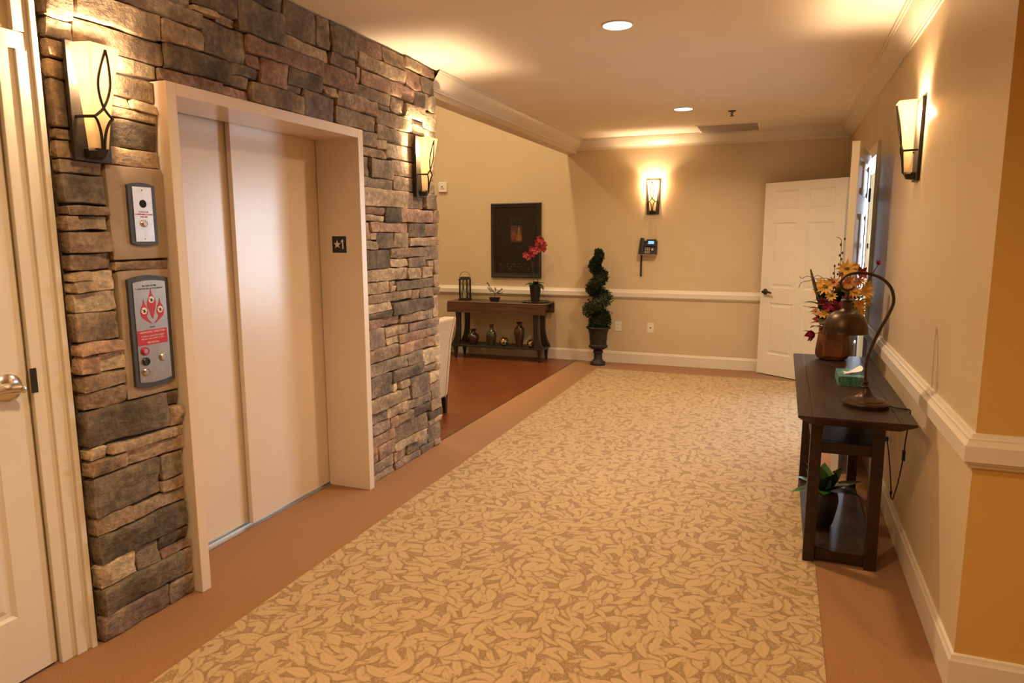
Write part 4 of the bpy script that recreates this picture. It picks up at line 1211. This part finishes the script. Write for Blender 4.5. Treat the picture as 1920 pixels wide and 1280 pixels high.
for s in (-1, 1):
    pp = MB().tube([(s * (h - 0.055), y - 0.002, z) for z, h, y in rows], 0.005, 6)
    pp.build('piping', M['fabric'], ac, smooth=60)
    MB().box(s * 0.285 - 0.03, s * 0.285 + 0.03, -0.20, 0.36, 0.34, 0.60).build('armrest', M['fabric'], ac, bevel=0.025, segs=3)
    for y in (-0.262, 0.32):
        x = s * 0.274
        MB().hexa([(x - 0.014, y - 0.02, 0), (x + 0.014, y - 0.02, 0), (x + 0.014, y + 0.008, 0), (x - 0.014, y + 0.008, 0)], [(x - 0.024, y - 0.024, 0.17), (x + 0.024, y - 0.024, 0.17), (x + 0.024, y + 0.024, 0.17), (x - 0.024, y + 0.024, 0.17)]).build('leg', M['ebony'], ac)

# ------------------------------------------------------------------ espresso console table on the right
et = empty('console_table', (0.322, 4.005, 0))
tag(et, 'dark espresso console table with two shelves against the right wall', 'console table')
EZ = 0.80
hx, hy_ = 0.226, 0.862
xs = [-hx, -hx + 0.062, hx - 0.062, hx]
for k in range(3):
    MB().box(xs[k] + (0.0006 if k else 0), xs[k + 1] - (0.0006 if k < 2 else 0), -hy_, hy_, EZ - 0.010, EZ).build('top_board', M['espresso'], et, bevel=0.0012)
MB().hexa([(-hx + 0.050, -hy_ + 0.075, EZ - 0.052), (hx - 0.050, -hy_ + 0.075, EZ - 0.052), (hx - 0.050, hy_ - 0.075, EZ - 0.052), (-hx + 0.050, hy_ - 0.075, EZ - 0.052)],
          [(-hx, -hy_, EZ - 0.010), (hx, -hy_, EZ - 0.010), (hx, hy_, EZ - 0.010), (-hx, hy_, EZ - 0.010)]).build('bevelled_underside', M['espresso'], et)
lx, ly = 0.160, 0.540
for sx in (-1, 1):
    for sy in (-1, 1):
        x, y = sx * (lx - 0.026), sy * (ly - 0.026)
        xt = sx * (lx - 0.030)
        MB().hexa([(x - 0.026, y - 0.026, 0), (x + 0.026, y - 0.026, 0), (x + 0.026, y + 0.026, 0), (x - 0.026, y + 0.026, 0)],
                  [(xt - 0.026, y - 0.026, EZ - 0.052), (xt + 0.026, y - 0.026, EZ - 0.052), (xt + 0.026, y + 0.026, EZ - 0.052), (xt - 0.026, y + 0.026, EZ - 0.052)]).build('leg', M['espresso'], et, bevel=0.002)
for sy in (-1, 1):
    y = sy * (ly - 0.026)
    MB().box(-lx + 0.054, lx - 0.054, y - 0.014, y + 0.014, 0.548, 0.602).build('upper_rail', M['espresso'], et, bevel=0.002)
    MB().box(-lx + 0.054, lx - 0.054, y - 0.014, y + 0.014, 0.018, 0.068).build('lower_rail', M['espresso'], et, bevel=0.002)
MB().box(-lx + 0.010, lx - 0.010, -ly + 0.054, ly - 0.054, 0.580, 0.600).build('upper_shelf', M['espresso'], et, bevel=0.002)
MB().box(-lx + 0.004, lx - 0.004, -ly + 0.042, ly - 0.042, 0.045, 0.068).build('lower_shelf', M['espresso'], et, bevel=0.002)

# table lamp
LX, LY = 0.382, 3.425
tl = empty('table_lamp', (LX, LY, EZ))
tag(tl, 'unlit bronze gooseneck lamp with dome shade on the espresso table', 'table lamp')
MB().lathe([(0.096, 0), (0.097, 0.018), (0.092, 0.026), (0.082, 0.029), (0.078, 0.036), (0.062, 0.040), (0.050, 0.043), (0.034, 0.052), (0.022, 0.070), (0.017, 0.086)], n=40).build('base', M['lamp_metal'], tl, smooth=35)
MB().lathe([(0.014, 0.084), (0.016, 0.090), (0.011, 0.096), (0.011, 0.108), (0.014, 0.112), (0.010, 0.118)], c=(-0.006, 0, 0), n=20).build('collar', M['lamp_metal'], tl, smooth=40)
arm = [(-0.006, 0, 0.112), (-0.008, 0, 0.15), (-0.007, 0, 0.205), (0.003, 0, 0.255), (0.022, 0, 0.315), (0.045, 0, 0.375), (0.068, 0, 0.430), (0.080, 0, 0.478), (0.070, 0, 0.528), (0.042, 0, 0.566), (0.0, 0, 0.590), (-0.045, 0, 0.600), (-0.090, 0, 0.597),
       (-0.120, 0, 0.582), (-0.134, 0, 0.560), (-0.131, 0, 0.537), (-0.113, 0, 0.524), (-0.091, 0, 0.528), (-0.079, 0, 0.541)]
MB().tube(smooth_path(arm, 5), [0.0068] * 60 + [0.0060] * 31, 10).build('gooseneck', M['lamp_metal'], tl, smooth=60)
sx_ = -0.103
MB().lathe([(0.006, 0.522), (0.008, 0.508), (0.005, 0.498), (0.009, 0.488), (0.006, 0.480)], c=(sx_, 0, 0), n=16).build('finial', M['lamp_metal'], tl, smooth=50)
shp = [(0.026, 0.481), (0.028, 0.478), (0.022, 0.470), (0.022, 0.452), (0.020, 0.440), (0.026, 0.434), (0.030, 0.430)]
shp += [(0.030 + 0.064 * math.sin(a), 0.338 + 0.092 * math.cos(a)) for a in [math.pi / 2 * k / 12 for k in range(1, 13)]] + [(0.096, 0.333), (0.093, 0.331)]
shp += [(0.028 + 0.062 * math.sin(a), 0.336 + 0.088 * math.cos(a)) for a in [math.pi / 2 * k / 12 for k in range(12, 0, -1)]]
MB().lathe(shp, c=(sx_, 0, 0), n=40).build('dome_shade', M['lamp_metal'], tl, smooth=35)
MB().lathe([(0.010, 0.43), (0.024, 0.41), (0.028, 0.39), (0.020, 0.37), (0.004, 0.362)], c=(sx_, 0, 0), n=16).build('bulb', M['white'], tl, smooth=50)
W = lambda x, y, z: (x - LX, y - LY, z - EZ)
cord = [W(0.476, 3.42, 0.812), W(0.50, 3.415, 0.806), W(0.535, 3.41, 0.805), W(0.556, 3.42, 0.800), W(0.566, 3.45, 0.78), W(0.570, 3.50, 0.70), W(0.574, 3.56, 0.62), W(0.578, 3.60, 0.555), W(0.582, 3.66, 0.46), W(0.585, 3.74, 0.355),
        W(0.588, 3.83, 0.265), W(0.590, 3.88, 0.222), W(0.590, 3.93, 0.212), W(0.588, 3.955, 0.235), W(0.590, 3.925, 0.25), W(0.592, 3.95, 0.225), W(0.594, 4.00, 0.262), W(0.596, 4.08, 0.32), W(0.597, 4.17, 0.38), W(0.596, 4.25, 0.425), W(0.590, 4.30, 0.434), W(0.584, 4.315, 0.422)]
MB().tube(smooth_path(cord, 6), 0.0032, 6).build('power_cord', M['black'], tl, smooth=60)
MB().box(-0.007, 0.007, -0.011, 0.011, -0.026, 0.026).build('inline_switch', M['black'], tl, loc=W(0.579, 3.612, 0.535), bevel=0.004)
MB().box(XR - 0.040 - LX, XR - 0.0088 - LX, 4.325 - LY - 0.013, 4.325 - LY + 0.013, 0.42 - EZ - 0.012, 0.42 - EZ + 0.012).build('plug', M['black'], tl, bevel=0.004)

# tissue box
tb = empty('tissue_box', (0.362, 3.985, EZ))
tag(tb, 'teal marbled tissue box on the espresso table', 'tissue box')
MB().box(-0.063, 0.063, -0.118, 0.118, 0, 0.050).build('carton', M['tissue_box'], tb, bevel=0.0012)
MB().lathe([(0.032, 0.0502), (0.032, 0.0508)], n=24).build('opening', M['white_print'], tb)
tm = MB()
pts = []
for j in range(6):
    for i in range(7):
        u, v = i / 6, j / 5
        pts.append((-0.040 + 0.085 * u + 0.012 * math.sin(3 * v), -0.055 + 0.085 * v + 0.01 * math.sin(4 * u), 0.051 + 0.030 * max(0, u - 0.35) * 1.5 + 0.008 * math.sin(5 * u + 3 * v) * u))
for j in range(5):
    for i in range(6):
        a = j * 7 + i
        tm.add([], []); tm.f.append((a, a + 1, a + 8, a + 7))
tm.v = pts
tm.build('tissue', M['white_print'], tb, smooth=40)

# flower arrangement
fa = empty('flower_arrangement', (0.318, 4.715, EZ))
tag(fa, 'copper vase of yellow and crimson artificial flowers on the espresso table', 'flower arrangement')
MB().lathe([(0.070, 0), (0.086, 0.006), (0.100, 0.028), (0.101, 0.050), (0.094, 0.110), (0.086, 0.180), (0.080, 0.196), (0.070, 0.196), (0.072, 0.15)], n=6, start=R(-62)).build('vase', M['copper'], fa, smooth=25, bevel=0.006)
rr = random.Random(8)


def bloom(kind, x, z, y, size, mat, petals, core, ax=(0, -1, 0.25), cup=0.35, name='flower'):
    c = Vector((x, y, z))
    a_ = Vector(ax).normalized()
    e1 = a_.cross(Vector((0, 0, 1)))
    if e1.length < 0.1: e1 = Vector((1, 0, 0))
    e1.normalize(); e2 = e1.cross(a_)
    fb = MB()
    for k in range(petals):
        t = 2 * math.pi * k / petals + rr.uniform(-0.1, 0.1)
        d = e1 * math.cos(t) + e2 * math.sin(t) + a_ * (cup + rr.uniform(-0.1, 0.15))
        fb.blade(c, d, size * rr.uniform(0.85, 1.1), size * (2.5 / petals + 0.10), droop=0.35, n=4, side=a_.cross(d), fold=0.2)
    o = fb.build(name, M[mat], fa, smooth=60)
    if core:
        MB().lathe([(0.002, -size * 0.05), (size * 0.22, 0.0), (size * 0.18, size * 0.12), (0.002, size * 0.16)], n=10).build('flower_centre', M[core], o, smooth=60, loc=c + a_ * size * 0.05)
    st__ = MB().tube(smooth_path([(x * 0.25, y * 0.3, 0.18), (x * 0.6, y * 0.6, 0.18 + (z - 0.18) * 0.5), (x, y + 0.008, z - 0.004)], 5), 0.0022, 5)
    st__.build('stem', M['olive_leaf'], o)
    return o


bloom('d', -0.061, 0.452, -0.05, 0.060, 'yellow', 11, 'olive_leaf', (-0.3, -1, 0.35))
bloom('d', -0.095, 0.475, -0.03, 0.042, 'yellow', 8, 'orange', (-0.6, -1, 0.5))
bloom('d', 0.048, 0.565, -0.02, 0.067, 'yellow', 11, 'olive_leaf', (0.1, -1, 0.6))
bloom('d', 0.100, 0.575, 0.01, 0.040, 'yellow', 7, None, (0.5, -1, 0.6))
bloom('d', 0.062, 0.485, -0.05, 0.053, 'orange', 11, 'olive_leaf', (0.15, -1, 0.2))
bloom('d', 0.150, 0.425, -0.04, 0.065, 'yellow', 10, None, (0.6, -1, 0.5), 0.7)
bloom('d', 0.120, 0.350, -0.06, 0.058, 'yellow', 10, None, (0.4, -1, 0.1), 0.6)
bloom('d', 0.165, 0.375, -0.01, 0.046, 'yellow', 7, None, (0.8, -0.8, 0.2), 0.7)
bloom('d', -0.070, 0.292, -0.095, 0.035, 'yellow', 6, 'orange', (-0.2, -1, 0.2))
bloom('d', -0.040, 0.285, -0.095, 0.028, 'yellow', 6, None, (0.1, -1, 0.2))
bloom('r', 0.010, 0.322, -0.085, 0.072, 'red', 6, 'twig', (0, -1, 0.45), 0.8)
bloom('r', -0.045, 0.330, -0.08, 0.051, 'red', 6, None, (-0.3, -1, 0.45), 0.9)
bloom('r', -0.112, 0.165, -0.06, 0.072, 'red', 5, None, (-1, -0.5, -0.35), 1.3)
bloom('r', -0.088, 0.252, -0.05, 0.046, 'red', 5, 'yellow', (-1, -0.6, 0.3), 1.2)
bloom('r', 0.130, 0.535, 0.0, 0.058, 'red', 6, None, (0.3, -1, 0.4), 0.9)
bloom('r', 0.218, 0.590, 0.0, 0.035, 'red', 6, None, (0.3, -0.6, 1), 1.4)
bloom('o', 0.02, 0.44, 0.03, 0.058, 'orange', 8, 'olive_leaf', (0, -1, 0.7), 0.5)
bloom('d', -0.100, 0.430, 0.02, 0.047, 'yellow', 11, 'orange', (-0.8, -0.8, 0.5))
bloom('d', -0.020, 0.480, -0.01, 0.047, 'orange', 11, 'olive_leaf', (-0.2, -1, 0.6))
bloom('d', 0.095, 0.430, -0.07, 0.052, 'yellow', 11, 'orange', (0.3, -1, 0.3))
bloom('d', 0.090, 0.290, -0.07, 0.047, 'yellow', 10, None, (0.4, -1, 0.0), 0.6)
bloom('r', 0.055, 0.250, -0.09, 0.052, 'red', 6, None, (0.3, -1, 0.2), 0.8)
for (x, z, y, sz, mt) in ((-0.03, 0.40, -0.07, 0.042, 'yellow'), (0.03, 0.53, 0.02, 0.036, 'orange'), (0.115, 0.49, -0.04, 0.040, 'orange'), (0.135, 0.31, -0.05, 0.042, 'yellow'), (-0.075, 0.36, -0.06, 0.036, 'red'), (0.06, 0.385, -0.09, 0.040, 'red'),
                         (-0.11, 0.30, -0.05, 0.030, 'orange'), (0.17, 0.47, 0.0, 0.036, 'yellow'), (-0.05, 0.225, -0.10, 0.036, 'red')):
    bloom('f', x, z, y, sz, mt, 10, 'olive_leaf', (x * 4, -1, 0.4))
lf, lb = MB(), MB()
for k in range(120):
    az = rr.uniform(0, 2 * math.pi); el_ = rr.uniform(0.05, 1.1)
    d = Vector((math.cos(az) * math.cos(el_), math.sin(az) * math.cos(el_) * 0.8, math.sin(el_)))
    b = Vector((rr.uniform(-0.08, 0.12), rr.uniform(-0.05, 0.05), rr.uniform(0.18, 0.42)))
    (lf if k % 2 else lb).blade(b, d, rr.uniform(0.07, 0.13), rr.uniform(0.04, 0.065), droop=0.9)
lf.build('leaves', M['dark_leaf'], fa, smooth=60)
lb.build('dry_leaves', M['olive_leaf'], fa, smooth=60)
tw = MB()
for path in ([(0.0, 0, 0.3), (0.0, 0, 0.42), (-0.03, -0.01, 0.49), (-0.07, -0.01, 0.505), (-0.12, 0, 0.50), (-0.17, 0, 0.515), (-0.20, 0, 0.50), (-0.215, 0, 0.515)],
             [(-0.01, 0, 0.3), (-0.02, 0, 0.42), (-0.06, 0, 0.485), (-0.11, 0.01, 0.52), (-0.15, 0.01, 0.49), (-0.20, 0.01, 0.475), (-0.215, 0, 0.44)],
             [(0.005, 0, 0.3), (0.012, 0.0, 0.55), (0.012, 0, 0.68), (0.010, 0, 0.735), (-0.004, 0, 0.752), (-0.020, 0, 0.756)],
             [(-0.01, 0, 0.3), (-0.015, 0.0, 0.45), (-0.018, 0, 0.585)], [(0.08, 0, 0.3), (0.13, 0, 0.5), (0.145, 0, 0.60)], [(0.10, 0, 0.3), (0.17, 0, 0.49), (0.218, 0, 0.585)]):
    tw.tube(smooth_path(path, 6), 0.0017, 5)
tw.build('twigs', M['twig'], fa, smooth=60)
bd = MB()
for (x, z) in ((0.028, 0.745), (0.008, 0.71), (0.006, 0.645), (0.016, 0.622), (0.004, 0.59), (0.020, 0.66), (-0.018, 0.58), (-0.022, 0.535), (0.002, 0.53), (-0.016, 0.49), (0.010, 0.475)):
    bd.lathe([(0.001, -0.009), (0.005, -0.003), (0.006, 0.003), (0.001, 0.010)], (x, 0, z), 8)
bd.build('berries', M['twig'], fa, smooth=60)
pod = smooth_path([(-0.05, -0.03, 0.30), (-0.105, -0.03, 0.40), (-0.135, -0.03, 0.49), (-0.155, -0.03, 0.56)], 6)
MB().tube(pod, [0.004 + 0.006 * math.sin(math.pi * min(1, i / (len(pod) - 1) * 1.02)) for i in range(len(pod))], 8).build('seed_spike', M['olive_leaf'], fa, smooth=60)

# potted plant on the lower shelf
pp_ = empty('potted_plant', (0.262, 3.80, 0.068))
tag(pp_, 'broad leaved green plant in a dark pot on the lower shelf of the espresso table', 'potted plant')
MB().lathe([(0.040, 0), (0.050, 0.02), (0.066, 0.09), (0.074, 0.140), (0.066, 0.180), (0.058, 0.190), (0.050, 0.183), (0.052, 0.14)], n=12, start=0.2).build('pot', M['pot'], pp_, smooth=30)
for az, el_, L, wd, mt in ((205, 62, 0.19, 0.030, 'dark_leaf'), (195, 38, 0.15, 0.060, 'leaf'), (205, 12, 0.15, 0.055, 'leaf'), (265, 20, 0.10, 0.050, 'leaf'), (330, 40, 0.13, 0.065, 'leaf'), (345, 14, 0.15, 0.055, 'dark_leaf'), (10, 30, 0.17, 0.055, 'leaf'), (300, 62, 0.14, 0.065, 'dark_leaf'),
                        (90, 60, 0.14, 0.060, 'leaf'), (130, 40, 0.14, 0.055, 'dark_leaf'), (50, 48, 0.15, 0.05, 'leaf'), (240, 70, 0.16, 0.06, 'leaf')):
    d = Vector((math.cos(R(az)) * math.cos(R(el_)), math.sin(R(az)) * math.cos(R(el_)), math.sin(R(el_))))
    MB().blade((d.x * 0.012, d.y * 0.012, 0.185), d, L * 1.1, wd * 1.55, droop=0.5, n=7, fold=0.12).build('leaf', M[mt], pp_, smooth=60)
